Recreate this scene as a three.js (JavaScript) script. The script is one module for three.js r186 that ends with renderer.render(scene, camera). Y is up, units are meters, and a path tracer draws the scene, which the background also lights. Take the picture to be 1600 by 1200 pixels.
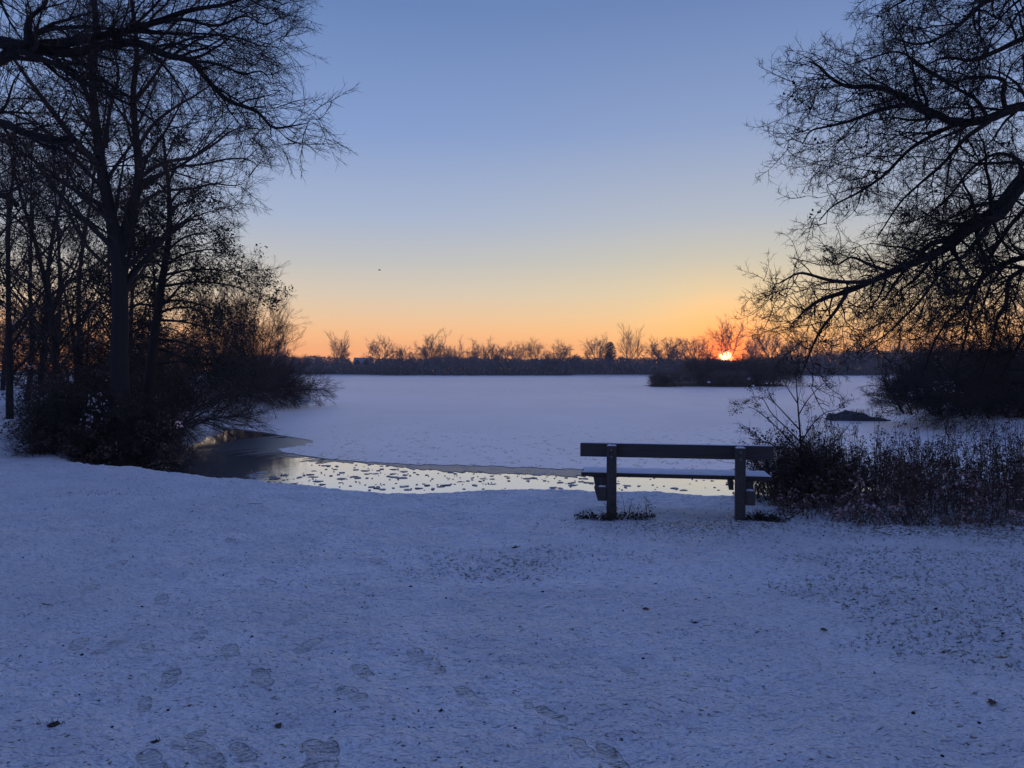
import * as THREE from 'three';
import { RoundedBoxGeometry } from 'three/addons/geometries/RoundedBoxGeometry.js';
import { mergeGeometries } from 'three/addons/utils/BufferGeometryUtils.js';

// ---------------------------------------------------------------- camera, sky, sun, exposure
const scene = new THREE.Scene();
const EYE = 1.6, F = 1200, PITCH = -0.01833;              // eye height, focal length in photo pixels, tilt
const camera = new THREE.PerspectiveCamera(2 * Math.atan(600 / F) * 180 / Math.PI, 4 / 3, 0.05, 4000);
camera.position.set(0, EYE, 0); camera.rotation.x = PITCH;
const renderer = new THREE.WebGLRenderer();
renderer.toneMapping = THREE.LinearToneMapping; renderer.toneMappingExposure = 1;
renderer.shadowMap.enabled = true;

const SUN_AZ = 15.55, SUN_EL = 0.95, RAD = Math.PI / 180;  // degrees right of straight ahead (-z), above the horizon
const sunDir = new THREE.Vector3(Math.sin(SUN_AZ * RAD) * Math.cos(SUN_EL * RAD), Math.sin(SUN_EL * RAD), -Math.cos(SUN_AZ * RAD) * Math.cos(SUN_EL * RAD));
const sun = new THREE.DirectionalLight(new THREE.Color(1, 0.42, 0.13), 0.9);
sun.name = 'sun'; sun.position.copy(sunDir).multiplyScalar(500); sun.castShadow = true; sun.shadow.radius = 1.2;
Object.assign(sun.shadow.camera, { left: -120, right: 120, top: 60, bottom: -60, near: 1, far: 900 });
scene.add(sun, sun.target);

const lin = (c) => { c /= 255; return c <= 0.04045 ? c / 12.92 : Math.pow((c + 0.055) / 1.055, 2.4); };
const HAZE = 0.0005;
const SKY = [   // elevation in degrees, sRGB colour of clear dawn air on the sun's side, then on the far side
  [0, 255, 160, 92, 96, 98, 134], [1.2, 255, 172, 104, 104, 100, 134], [2.6, 254, 192, 134, 112, 104, 136], [4, 238, 201, 160, 116, 108, 140],
  [5.6, 219, 203, 181, 116, 110, 145], [8, 193, 194, 194, 110, 112, 150], [11, 169, 183, 208, 98, 108, 152], [17, 134, 159, 206, 82, 100, 150],
  [25, 103, 131, 182, 70, 90, 142], [40, 80, 101, 150, 68, 83, 131], [60, 68, 84, 129, 64, 79, 124], [90, 63, 78, 120, 63, 78, 120]];
SKY.forEach((r) => { r.gain = (1 + 0.85 * (Math.exp(HAZE * Math.min(720, 17 / Math.tan(Math.max(r[0], 0.3) * RAD))) - 1)) * (r[0] > 50 ? 2.35 : r[0] > 30 ? 1.65 : r[0] > 20 ? 1.04 : 1); });   // clear air behind the ground haze
function makeSky() {
  const W = 2048, H = 1024, data = new Float32Array(W * H * 4);
  const prof = SKY.map((r) => [r[0], ...r.slice(1).map((c) => lin(c) * r.gain)]);
  for (let j = 0; j < H; j++) {
    const el = ((j + 0.5) / H - 0.5) * 180, e = Math.max(el, 0);
    let k = 0; while (k < prof.length - 2 && prof[k + 1][0] < e) k++;
    let t = Math.min(1, Math.max(0, (e - prof[k][0]) / (prof[k + 1][0] - prof[k][0])));
    const row = prof[k].map((v, i) => v + (prof[k + 1][i] - v) * t);
    for (let i = 0; i < W; i++) {
      const th = ((i + 0.5) / W - 0.5) * 2 * Math.PI, ce = Math.cos(el * RAD);
      const dot = Math.cos(th) * ce * sunDir.x + Math.sin(el * RAD) * sunDir.y + Math.sin(th) * ce * sunDir.z;
      const ang = Math.acos(Math.min(1, dot)) / RAD;
      let w = (1 + (dot / Math.max(0.05, ce))) / 2; w = Math.min(1, Math.max(0, w)); w = w * w * (3 - 2 * w); w = Math.min(1, w * 1.08);
      const g1 = Math.exp(-Math.pow(ang / 16, 2)), g2 = Math.exp(-Math.pow(ang / 5, 2)), g3 = Math.exp(-ang / 0.95), g4 = Math.exp(-Math.pow(ang / 0.3, 4));
      const o = (j * W + i) * 4;
      const g5 = Math.exp(-Math.pow(ang / 2.6, 2)), g6 = Math.exp(-Math.pow(ang / 1.3, 2));      // reddened air close to the low sun
      data[o] = row[4] + (row[1] - row[4]) * w + 0.10 * g1 + 0.22 * g2 + 0.5 * g5 + 1.8 * g3 + 18 * g4;
      data[o + 1] = (row[5] + (row[2] - row[5]) * w + 0.05 * g1 + 0.05 * g2) * (1 - 0.2 * g5 - 0.3 * g6) + 0.2 * g3 + 11 * g4;
      data[o + 2] = (row[6] + (row[3] - row[6]) * w) * (1 - 0.12 * g1) * (1 - 0.25 * g2) * (1 - 0.3 * g5) * (1 - 0.92 * g6) + 4.5 * g4;
      data[o + 3] = 1;
    }
  }
  const t = new THREE.DataTexture(data, W, H, THREE.RGBAFormat, THREE.FloatType);
  t.mapping = THREE.EquirectangularReflectionMapping; t.magFilter = t.minFilter = THREE.LinearFilter; t.needsUpdate = true;
  return t;
}
const skyTexture = makeSky();
scene.background = skyTexture; scene.environment = skyTexture;
scene.fog = new THREE.FogExp2(new THREE.Color(0.9, 0.92, 1.0), HAZE);

// ---------------------------------------------------------------- helpers
function rng(seed) { return () => { seed = (seed + 0x6d2b79f5) | 0; let t = Math.imul(seed ^ (seed >>> 15), 1 | seed); t = (t + Math.imul(t ^ (t >>> 7), 61 | t)) ^ t; return ((t ^ (t >>> 14)) >>> 0) / 4294967296; }; }
const V = (x, y, z) => new THREE.Vector3(x, y, z);
const clamp = THREE.MathUtils.clamp, mix = THREE.MathUtils.lerp;
const sstep = (a, b, x) => { const t = clamp((x - a) / (b - a), 0, 1); return t * t * (3 - 2 * t); };
function hash(ix, iy, s) { let h = Math.imul(ix, 374761393) ^ Math.imul(iy, 668265263) ^ Math.imul(s, 1442695041); h = Math.imul(h ^ (h >>> 13), 1274126177); return ((h ^ (h >>> 16)) >>> 0) / 4294967296; }
function vnoise(x, y, s = 0) {
  const ix = Math.floor(x), iy = Math.floor(y), fx = x - ix, fy = y - iy, u = fx * fx * (3 - 2 * fx), v = fy * fy * (3 - 2 * fy);
  const a = hash(ix, iy, s), b = hash(ix + 1, iy, s), c = hash(ix, iy + 1, s), d = hash(ix + 1, iy + 1, s);
  return a + (b - a) * u + (c - a) * v + (a - b - c + d) * u * v;
}
const fbm = (x, y, s, n = 3) => { let r = 0, a = 0.5; for (let i = 0; i < n; i++) { r += a * vnoise(x, y, s + i); x = x * 2.03 + 11.3; y = y * 2.03 + 7.1; a *= 0.5; } return r / (1 - Math.pow(0.5, n)); };
// a point of the place given as seen in the photograph, d metres ahead
const CP = Math.cos(PITCH), SP = Math.sin(PITCH);
function at(px, py, d) {
  const x = (px - 800) / F, y = (600 - py) / F;
  const wy = y * CP - SP * -1 * 1, wz = -CP + y * SP * 1;      // camera ray tilted by the pitch
  const yy = y * CP + SP, zz = y * SP - CP, s = d / -zz;
  return V(x * s, EYE + yy * s, -d);
}
function numbered(name) { numbered.n ??= {}; const k = numbered.n[name] = (numbered.n[name] ?? -1) + 1; return k ? name + '_' + String(k).padStart(3, '0') : name; }
function shade(o) { o.traverse((m) => { if (m.isMesh) { m.castShadow = true; m.receiveShadow = true; } }); return o; }
function thing(name, label, category, group) { const o = new THREE.Group(); o.name = numbered(name); o.userData = { label, category }; if (group) o.userData.group = group; scene.add(o); return o; }
function part(parent, name, geometry, material, kind) { const m = new THREE.Mesh(geometry, material); m.name = name; m.castShadow = m.receiveShadow = true; if (kind) m.userData.kind = kind; parent.add(m); return m; }
function setting(name, geometry, material, label) { const m = new THREE.Mesh(geometry, material); m.name = numbered(name); m.receiveShadow = m.castShadow = true; m.userData.kind = 'structure'; if (label) m.userData.label = label; scene.add(m); return m; }
function instanced(parent, name, geometry, material, mats, colors) {
  const m = new THREE.InstancedMesh(geometry, material, mats.length); m.name = name; m.userData.kind = 'stuff'; m.castShadow = m.receiveShadow = true;
  mats.forEach((t, i) => m.setMatrixAt(i, t)); if (colors) colors.forEach((c, i) => m.setColorAt(i, c)); parent.add(m); return m;
}
const UPV = V(0, 1, 0);
function placed(p, dir, roll, sx, sy = sx, sz = sx) {
  const q = new THREE.Quaternion().setFromUnitVectors(UPV, dir.clone().normalize()).multiply(new THREE.Quaternion().setFromAxisAngle(UPV, roll));
  return new THREE.Matrix4().compose(p, q, V(sx, sy, sz));
}
// tubes collected into one geometry
class Tubes {
  constructor() { this.p = []; this.n = []; this.u = []; this.i = []; }
  add(pts, radii, sides = 3, rough = 0, rnd = null) {
    let nx = null, len = 0; const base = this.p.length / 3, N = pts.length;
    for (let k = 0; k < N; k++) {
      const a = pts[Math.max(0, k - 1)], b = pts[Math.min(N - 1, k + 1)];
      let tx = b.x - a.x, ty = b.y - a.y, tz = b.z - a.z; const tl = Math.hypot(tx, ty, tz) || 1; tx /= tl; ty /= tl; tz /= tl;
      if (k) len += Math.hypot(pts[k].x - pts[k - 1].x, pts[k].y - pts[k - 1].y, pts[k].z - pts[k - 1].z);
      if (!nx) nx = Math.abs(ty) < 0.9 ? [0, 1, 0] : [1, 0, 0];
      let dt = nx[0] * tx + nx[1] * ty + nx[2] * tz, ax = nx[0] - dt * tx, ay = nx[1] - dt * ty, az = nx[2] - dt * tz; const al = Math.hypot(ax, ay, az) || 1; ax /= al; ay /= al; az /= al; nx = [ax, ay, az];
      const bx = ty * az - tz * ay, by = tz * ax - tx * az, bz = tx * ay - ty * ax;
      for (let s = 0; s < sides; s++) {
        const f = s / sides * 2 * Math.PI, c = Math.cos(f), w = Math.sin(f), r = radii[k] * (rough ? 1 + rough * (rnd() - 0.5) : 1);
        const qx = ax * c + bx * w, qy = ay * c + by * w, qz = az * c + bz * w;
        this.p.push(pts[k].x + qx * r, pts[k].y + qy * r, pts[k].z + qz * r); this.n.push(qx, qy, qz); this.u.push(s / sides * 6.28 * Math.max(radii[0], 0.01), len);
      }
      if (k) for (let s = 0; s < sides; s++) { const s2 = (s + 1) % sides, a0 = base + (k - 1) * sides + s, a1 = base + (k - 1) * sides + s2, b0 = a0 + sides, b1 = a1 + sides; this.i.push(a0, a1, b1, a0, b1, b0); }
    }
    if (sides > 4) for (let s = 1; s < sides - 1; s++) { const e = base + (N - 1) * sides; this.i.push(e, e + s, e + s + 1); }
  }
  tri(a, b, c) { const o = this.p.length / 3, n = b.clone().sub(a).cross(c.clone().sub(a)).normalize(); for (const v of [a, b, c]) { this.p.push(v.x, v.y, v.z); this.n.push(n.x, n.y, n.z); this.u.push(v.x, v.y); } this.i.push(o, o + 1, o + 2); }
  get empty() { return !this.p.length; }
  build() {
    const g = new THREE.BufferGeometry();
    g.setAttribute('position', new THREE.BufferAttribute(new Float32Array(this.p), 3)); g.setAttribute('normal', new THREE.BufferAttribute(new Float32Array(this.n), 3));
    g.setAttribute('uv', new THREE.BufferAttribute(new Float32Array(this.u), 2)); g.setIndex(new THREE.BufferAttribute(new Uint32Array(this.i), 1)); return g;
  }
}
function texture(w, h, f, srgb, wrap = THREE.RepeatWrapping) {
  const d = new Uint8Array(w * h * 4);
  for (let y = 0; y < h; y++) for (let x = 0; x < w; x++) { const c = f(x, y), o = (y * w + x) * 4; if (typeof c === 'number') d[o] = d[o + 1] = d[o + 2] = clamp(c, 0, 1) * 255; else { d[o] = clamp(c[0], 0, 1) * 255; d[o + 1] = clamp(c[1], 0, 1) * 255; d[o + 2] = clamp(c[2], 0, 1) * 255; } d[o + 3] = 255; }
  const t = new THREE.DataTexture(d, w, h); t.wrapS = t.wrapT = wrap; t.magFilter = t.minFilter = THREE.LinearFilter; if (srgb) t.colorSpace = THREE.SRGBColorSpace; t.needsUpdate = true; return t;
}
const std = (r, g, b, rough = 0.9, more = {}) => { const m = new THREE.MeshStandardMaterial({ roughness: rough, ...more }); m.color.setRGB(r, g, b); return m; };

// ---------------------------------------------------------------- materials
const barkBump = texture(256, 256, (x, y) => { const u = x / 256, v = y / 256; return 0.5 * Math.pow(Math.abs(Math.sin((u * 7 + 0.7 * vnoise(u * 8, v * 6, 3)) * Math.PI)), 0.5) + 0.5 * vnoise(u * 40, v * 16, 5); });
barkBump.repeat.set(4, 2);
const M = {
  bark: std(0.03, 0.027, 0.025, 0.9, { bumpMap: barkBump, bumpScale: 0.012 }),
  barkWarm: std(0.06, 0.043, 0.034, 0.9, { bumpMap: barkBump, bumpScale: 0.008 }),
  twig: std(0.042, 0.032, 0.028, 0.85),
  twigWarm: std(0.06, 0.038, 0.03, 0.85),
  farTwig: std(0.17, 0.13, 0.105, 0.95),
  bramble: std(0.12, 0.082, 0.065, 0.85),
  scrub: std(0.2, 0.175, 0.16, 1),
  deadLeaf: std(0.05, 0.034, 0.022, 0.85, { side: THREE.DoubleSide }),
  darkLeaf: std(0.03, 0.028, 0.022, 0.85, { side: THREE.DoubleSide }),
  brambleLeaf: std(0.105, 0.075, 0.058, 0.8, { side: THREE.DoubleSide }),
  straw: std(0.12, 0.09, 0.055, 0.9, { side: THREE.DoubleSide }),
  snow: std(0.82, 0.84, 0.88, 0.75),
  evergreen: std(0.035, 0.045, 0.035, 0.9, { side: THREE.DoubleSide }),
  brick: std(0.12, 0.08, 0.07, 0.9), glass: std(0.04, 0.05, 0.06, 0.15),
};

// ---------------------------------------------------------------- the lie of the land
const LAKE = -0.6;
const curve = (pts) => (x) => { if (x <= pts[0][0]) return pts[0][1]; for (let i = 1; i < pts.length; i++) if (x <= pts[i][0]) { const [a, b] = pts[i - 1], [c, d] = pts[i]; const t = (x - a) / (c - a), s = t * t * (3 - 2 * t); return b + (d - b) * (t * 0.5 + s * 0.5); } return pts[pts.length - 1][1]; };
const crest = curve([[-12, 16.5], [-8.9, 14.2], [-6.6, 12.95], [-4.3, 11.4], [-2.9, 10.7], [-1.35, 10.12], [0, 10.3], [1.7, 10.05], [2.9, 9.85], [4.2, 10.2], [6, 10.4], [9, 10.4], [14, 11], [30, 13]]);
const leftShore = curve([[12, -7], [15, -8.6], [18, -9.2], [22, -10.4], [30, -12.4], [40, -13.6], [52, -14.4], [64, -22], [90, -60], [200, -220]]);
const rightShore = curve([[8, 32], [16, 26], [21, 19], [24, 16.2], [30, 16.6], [34, 18.2], [40, 26], [60, 60], [100, 150], [200, 260]]);
function inland(x, d) { return Math.max(crest(x) - d, leftShore(d) - x, x - rightShore(d), 0.8 * (d - 300 - 5 * vnoise(x * 0.03, 3, 9))); }
function groundY(x, z) {
  const d = -z, L = inland(x, d) + 0.16 * (vnoise(x * 2.2, d * 2.2, 21) - 0.5) + 0.3 * (vnoise(x * 0.6, d * 0.6, 23) - 0.5);
  let y = -0.6 * (1 - sstep(-0.95, 0.1, L)) - 0.5 * sstep(0.9, 4, -L);
  if (L > 0) y += 0.05 * (fbm(x * 0.35, d * 0.35, 31) - 0.5) * sstep(0, 1.5, L);
  if (x < -9 && L > 0) y += 0.055 * Math.min(-9 - x, 14) * sstep(0, 3, L);
  return y;
}
const bench = { x: 1.085 + 0.664, z: -8.225 };
const roughGrass = (x, z) => clamp(sstep(0.48, 0.62, fbm(x * 0.55 + 3, z * 0.8, 41) * 0.75 + 0.34 * sstep(0.2, 2.6, x) * sstep(-7.6, -6, z) * sstep(-3, -4.4, z)), 0, 1);   // where tufts break the snow
const worn = (x, z) => Math.exp(-Math.pow((x - bench.x - 0.1) / 1.1, 2) - Math.pow((z - bench.z + 0.05 - 0.45) / 0.42, 2));                       // trodden ground by the bench
const thicket = (x, z) => sstep(2.4, 4.2, x + 0.9 * (vnoise(x * 2, z * 2, 77) - 0.5)) * sstep(-6.6, -7.7, z + 0.12 * (x - 4) + 0.8 * (vnoise(x * 1.7, z * 1.7, 78) - 0.5));
function lumps(x, z) {   // snow over grass, metres
  const r = roughGrass(x, z), w = vnoise(x * 3, z * 3, 50) * 0.6;
  return 0.05 * (fbm(x * 1.6, z * 2.2, 57, 2) - 0.5) + 0.03 * (fbm(x * 5 + w, z * 7, 51, 2) - 0.5) + (0.026 + 0.026 * r) * (fbm(x * 15, z * 21 + w, 53, 3) - 0.5);
}
// ground grid: 2.4 cm where the camera looks closest, growing towards the horizon
function axis(a, b, step, far) {
  const out = []; let x = a, s = step; const left = []; while (x > -far) { s *= 1.085; x -= s; left.push(x); }
  left.reverse().forEach((v) => out.push(v)); for (let v = a; v < b; v += step) out.push(v); x = b; s = step; out.push(b); while (x < far) { s *= 1.085; x += s; out.push(x); } return out;
}
const NEAR = { x0: -8, x1: 8, z0: -12, z1: -2.2 }, CLOSE = { x0: -4, x1: 4, z0: -5.6, z1: -2.2 };
function makeGround() {
  const xs = axis(NEAR.x0, NEAR.x1, 0.026, 700), zs = axis(NEAR.z0, NEAR.z1, 0.026, 700), nx = xs.length, nz = zs.length;
  const pos = new Float32Array(nx * nz * 3), uv = new Float32Array(nx * nz * 2), uv1 = new Float32Array(nx * nz * 2);
  for (let j = 0; j < nz; j++) for (let i = 0; i < nx; i++) {
    const k = j * nx + i, x = xs[i], z = zs[j], near = sstep(30, 6, Math.hypot(x, z + 7));
    pos[k * 3] = x; pos[k * 3 + 1] = groundY(x, z) + (near > 0 ? near * lumps(x, z) : 0); pos[k * 3 + 2] = z; uv[k * 2] = x; uv[k * 2 + 1] = z;
  }
  const idx = [[], [], []];
  for (let j = 0; j < nz - 1; j++) for (let i = 0; i < nx - 1; i++) {
    const a = j * nx + i, b = a + 1, c = a + nx, d = c + 1, x = (xs[i] + xs[i + 1]) / 2, z = (zs[j] + zs[j + 1]) / 2;
    const inB = (r) => x > r.x0 && x < r.x1 && z > r.z0 && z < r.z1;
    (inB(CLOSE) ? idx[0] : inB(NEAR) ? idx[1] : idx[2]).push(a, c, b, b, c, d);
  }
  const g = new THREE.BufferGeometry(); g.setAttribute('position', new THREE.BufferAttribute(pos, 3)); g.setAttribute('uv', new THREE.BufferAttribute(uv, 2));
  const all = new Uint32Array(idx[0].length + idx[1].length + idx[2].length); let o = 0; idx.forEach((l, m) => { g.addGroup(o, l.length, m); all.set(l, o); o += l.length; });
  g.setIndex(new THREE.BufferAttribute(all, 1)); g.computeVertexNormals(); return g;
}
// boot prints: [photo x, photo y, heading, length, ladder tread or not]
const prints = [[262, 1062, 0.25, 0.3, 1], [408, 1066, 0.5, 0.28, 0], [222, 1102, 1.2, 0.2, 1], [292, 1163, -0.9, 0.24, 1], [318, 1185, 0.7, 0.3, 1], [376, 1180, 1.5, 0.24, 1], [490, 1185, 0.35, 0.32, 1], [228, 1020, 1.5, 0.22, 1], [168, 1018, 1.6, 0.3, 1],
  [308, 998, 1.3, 0.28, 1], [358, 1022, 1.1, 0.3, 1], [548, 1094, 0.9, 0.28, 1], [565, 1052, 0.5, 0.26, 1], [510, 1188, 0.2, 0.3, 1], [232, 1200, 0.6, 0.3, 1], [862, 1116, 0.6, 0.24, 1], [826, 1100, 0.8, 0.14, 1], [650, 1030, 0.3, 0.28, 0], [676, 1043, 0.4, 0.3, 1],
  [460, 970, 1.2, 0.28, 0], [140, 920, 1.0, 0.3, 0], [250, 938, 0.4, 0.28, 0], [416, 910, 0.9, 0.28, 0], [735, 1093, 0.5, 0.3, 1], [905, 1170, 0.3, 0.28, 0], [960, 1185, 0.3, 0.3, 1], [480, 1010, 1.2, 0.3, 0], [180, 885, 0.8, 0.28, 0], [120, 1010, 1.4, 0.28, 0], [590, 880, 0.6, 0.28, 0], [360, 845, 0.5, 0.28, 0], [985, 1050, 0.2, 0.2, 1]]
  .map(([px, py, a0, l0, t], i) => { const a = a0 > 0.75 || a0 < -0.7 ? -0.75 + 1.1 * hash(i, 3, 5) : -a0 * 1.1, l = l0 * 0.82; const d = EYE * F / (py - 578); return { x: (px - 800) / F * d, z: -d, c: Math.cos(a), s: Math.sin(a), l, w: l * 0.19, t }; });
function printDepth(x, z) {   // 0..1 depth of the nearest print and its tread
  let r = 0;
  for (const p of prints) {
    const dx = x - p.x, dz = z - p.z; if (dx * dx + dz * dz > 0.05) continue;
    const v = (dx * p.s - dz * p.c) / p.l * 2, u = (dx * p.c + dz * p.s) / p.w;       // along, across
    const waist = 1 - 0.28 * Math.exp(-Math.pow((v + 0.12) / 0.22, 2)), e = Math.pow(Math.abs(v), 3) + Math.pow(Math.abs(u) / waist, 2.4);
    if (e > 1.35) continue;
    const inside = sstep(1.05, 0.85, e), gap = sstep(0.05, -0.02, Math.abs(v + 0.18) - 0.07);
    const tread = p.t ? 0.5 + 0.5 * Math.sin(v * p.l * 0.5 / 0.0052 * 1.1 + 1.2 * Math.cos(u * 2.2)) : 0.45 + 0.55 * sstep(0.5, 0.95, e) * (0.6 + 0.4 * Math.sin(v * 40));
    r = Math.max(r, inside * (0.45 + 0.55 * tread) * (0.45 + 0.9 * vnoise(x * 21, z * 21, 74)) * (1 - 0.7 * gap)) - 0.35 * sstep(0.95, 1.08, e) * sstep(1.35, 1.12, e);
  }
  return r;
}
function snowAt(x, z, tile, fine) {   // [height 0..1, colour]
  const r = tile ? 0.25 : roughGrass(x, z), wn = tile ? 0 : worn(x, z), th = tile ? 0 : thicket(x, z);
  const a = vnoise(x * 62, z * 86, 61), b = vnoise(x * 130, z * 170, 62), c = vnoise(x * 26, z * 40, 63), e = fine ? vnoise(x * 260, z * 300, 69) : 0.5;
  const pd = tile ? 0 : printDepth(x, z);
  let h = 0.62 + 0.28 * (a - 0.5) + 0.12 * (b - 0.5) + 0.42 * (c - 0.5) + 0.09 * (e - 0.5) - 0.42 * pd;
  // grass, soil and leaf crumbs that stick out of the thin snow
  const thin = 0.10 + 0.27 * r + 0.5 * wn + 0.6 * th, m = vnoise(x * 48 + 9, z * 60, 64) * 0.55 + vnoise(x * 112, z * 150 + 4, 65) * 0.45;
  const bare = clamp(sstep(0.80 - 0.42 * thin, 0.90 - 0.36 * thin, m) + (pd > 0 ? 0.30 * pd * sstep(0.45, 0.8, b + 0.3 * pd) : 0), 0, 1);
  const tone = 0.97 + 0.08 * (vnoise(x * 3.1, z * 3.1, 66) - 0.5) + 0.05 * (b - 0.5);
  const gr = vnoise(x * 20, z * 20, 67), sn = [0.95 * tone, 0.96 * tone, 0.975 * tone], gd = [0.26 + 0.08 * gr, 0.26 + 0.04 * gr, 0.21];
  return [h + 0.12 * bare, [mix(sn[0], gd[0], bare), mix(sn[1], gd[1], bare), mix(sn[2], gd[2], bare)]];
}
function snowMaterial(box, W, H, tile, fine) {
  const hh = new Float32Array(W * H);
  const w = box.x1 - box.x0, d = box.z1 - box.z0;
  const color = texture(W, H, (i, j) => {
    let x = box.x0 + (i + 0.5) / W * w, z = box.z0 + (j + 0.5) / H * d, s = snowAt(x, z, tile, fine);
    if (tile) {   // wrap the edges of the repeating patch
      const fx = sstep(0.85, 1, (i + 0.5) / W), fz = sstep(0.85, 1, (j + 0.5) / H);
      const blend = (p, q, f) => [mix(p[0], q[0], f), p[1].map((v, k) => mix(v, q[1][k], f))];
      if (fx > 0) s = blend(s, snowAt(x - w, z, tile, fine), fx);
      if (fz > 0) { let s2 = snowAt(x, z - d, tile, fine); if (fx > 0) s2 = blend(s2, snowAt(x - w, z - d, tile, fine), fx); s = blend(s, s2, fz); }
    }
    hh[j * W + i] = s[0]; return s[1];
  }, true, tile ? THREE.RepeatWrapping : THREE.ClampToEdgeWrapping);
  const bump = texture(W, H, (i, j) => hh[j * W + i], false, color.wrapS);
  for (const t of [color, bump]) { t.repeat.set(1 / w, 1 / d); t.offset.set(-box.x0 / w, -box.z0 / d); }
  return new THREE.MeshPhysicalMaterial({ map: color, bumpMap: bump, bumpScale: 0.06, roughness: 0.5, sheen: 1, sheenColor: new THREE.Color(1, 1, 1), sheenRoughness: 0.9 });   // frost crystals glint at a low angle
}
const snowTile = snowMaterial({ x0: 0, x1: 6, z0: 0, z1: 6 }, 1024, 1024, true, false);
const ground = setting('ground', makeGround(), [snowMaterial(CLOSE, 2048, 1024, false, true), snowMaterial(NEAR, 2048, 2048, false, false), snowTile], 'thin snow over short grass');

// ---------------------------------------------------------------- the frozen lake
const lakePt = (px, py) => { const d = (EYE - LAKE) * F / (py - 578); return [(px - 800) / F * d, d]; };
function sheet(x0, x1, z0, z1, y) { const g = new THREE.PlaneGeometry(x1 - x0, z1 - z0, 1, 1); g.rotateX(-Math.PI / 2); g.translate((x0 + x1) / 2, y, (z0 + z1) / 2); return g; }
const iceBump = texture(1024, 1024, (i, j) => { const x = i / 1024, y = j / 1024; const c = vnoise(x * 46, y * 46, 81), f = vnoise(x * 160, y * 160, 83); return 0.5 + 0.35 * (c - 0.5) + 0.15 * (f - 0.5); });
iceBump.repeat.set(1 / 8, 1 / 8);
const water = new THREE.MeshPhysicalMaterial({ roughness: 0.07, ior: 1.33, metalness: 0.7, clearcoat: 1, clearcoatRoughness: 0.05, bumpMap: iceBump, bumpScale: 0.004 }); water.color.setRGB(0.76, 0.8, 0.87);
{ const g = sheet(-420, 420, -330, -9, LAKE); const p = g.attributes.position, u = g.attributes.uv; for (let i = 0; i < p.count; i++) u.setXY(i, p.getX(i), p.getZ(i)); setting('water', g, water, 'skin of clear new ice and open water along the bank'); }

// snow-covered ice: the edge of it as seen beyond the open strip
const edgePx = [[60, 652], [200, 657], [300, 664], [330, 667], [380, 672], [430, 680], [484, 690], [455, 697], [425, 703], [450, 709], [512, 717], [570, 721], [631, 725], [690, 726], [750, 728], [820, 731], [892, 734], [960, 736], [1040, 737], [1110, 740], [1200, 743], [1300, 748], [1500, 752], [1800, 756]];
const edge = edgePx.map(([x, y]) => lakePt(x, y));
function smoothEdge(grow, seed, amp) {
  const c = new THREE.CatmullRomCurve3(edge.map(([x, d]) => V(x, 0, -d))), out = [];
  for (let i = 0; i <= 900; i++) { const t = i / 900, p = c.getPointAt(t), q = c.getTangentAt(t); const n = (fbm(t * 160, 0.5, seed, 4) - 0.5) * amp + (vnoise(t * 18, 2.5, seed + 7) - 0.5) * amp * 1.2; out.push([p.x - q.z * -(grow + n), -p.z + q.x * (-(grow + n)) * 1.0]); }
  return out;
}
function flat(outline, y, thick) {   // outline in (x, depth): a flat sheet with an edge
  const s = new THREE.Shape(outline.map(([x, d]) => new THREE.Vector2(x, d)));
  const g = new THREE.ExtrudeGeometry(s, { depth: thick, bevelEnabled: false }); g.rotateX(-Math.PI / 2); g.translate(0, y, 0);
  const p = g.attributes.position, u = g.attributes.uv; for (let i = 0; i < p.count; i++) u.setXY(i, p.getX(i), p.getZ(i)); return g;
}
const farRing = [[420, 50], [420, 318], [-420, 318], [-420, 80]];
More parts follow.
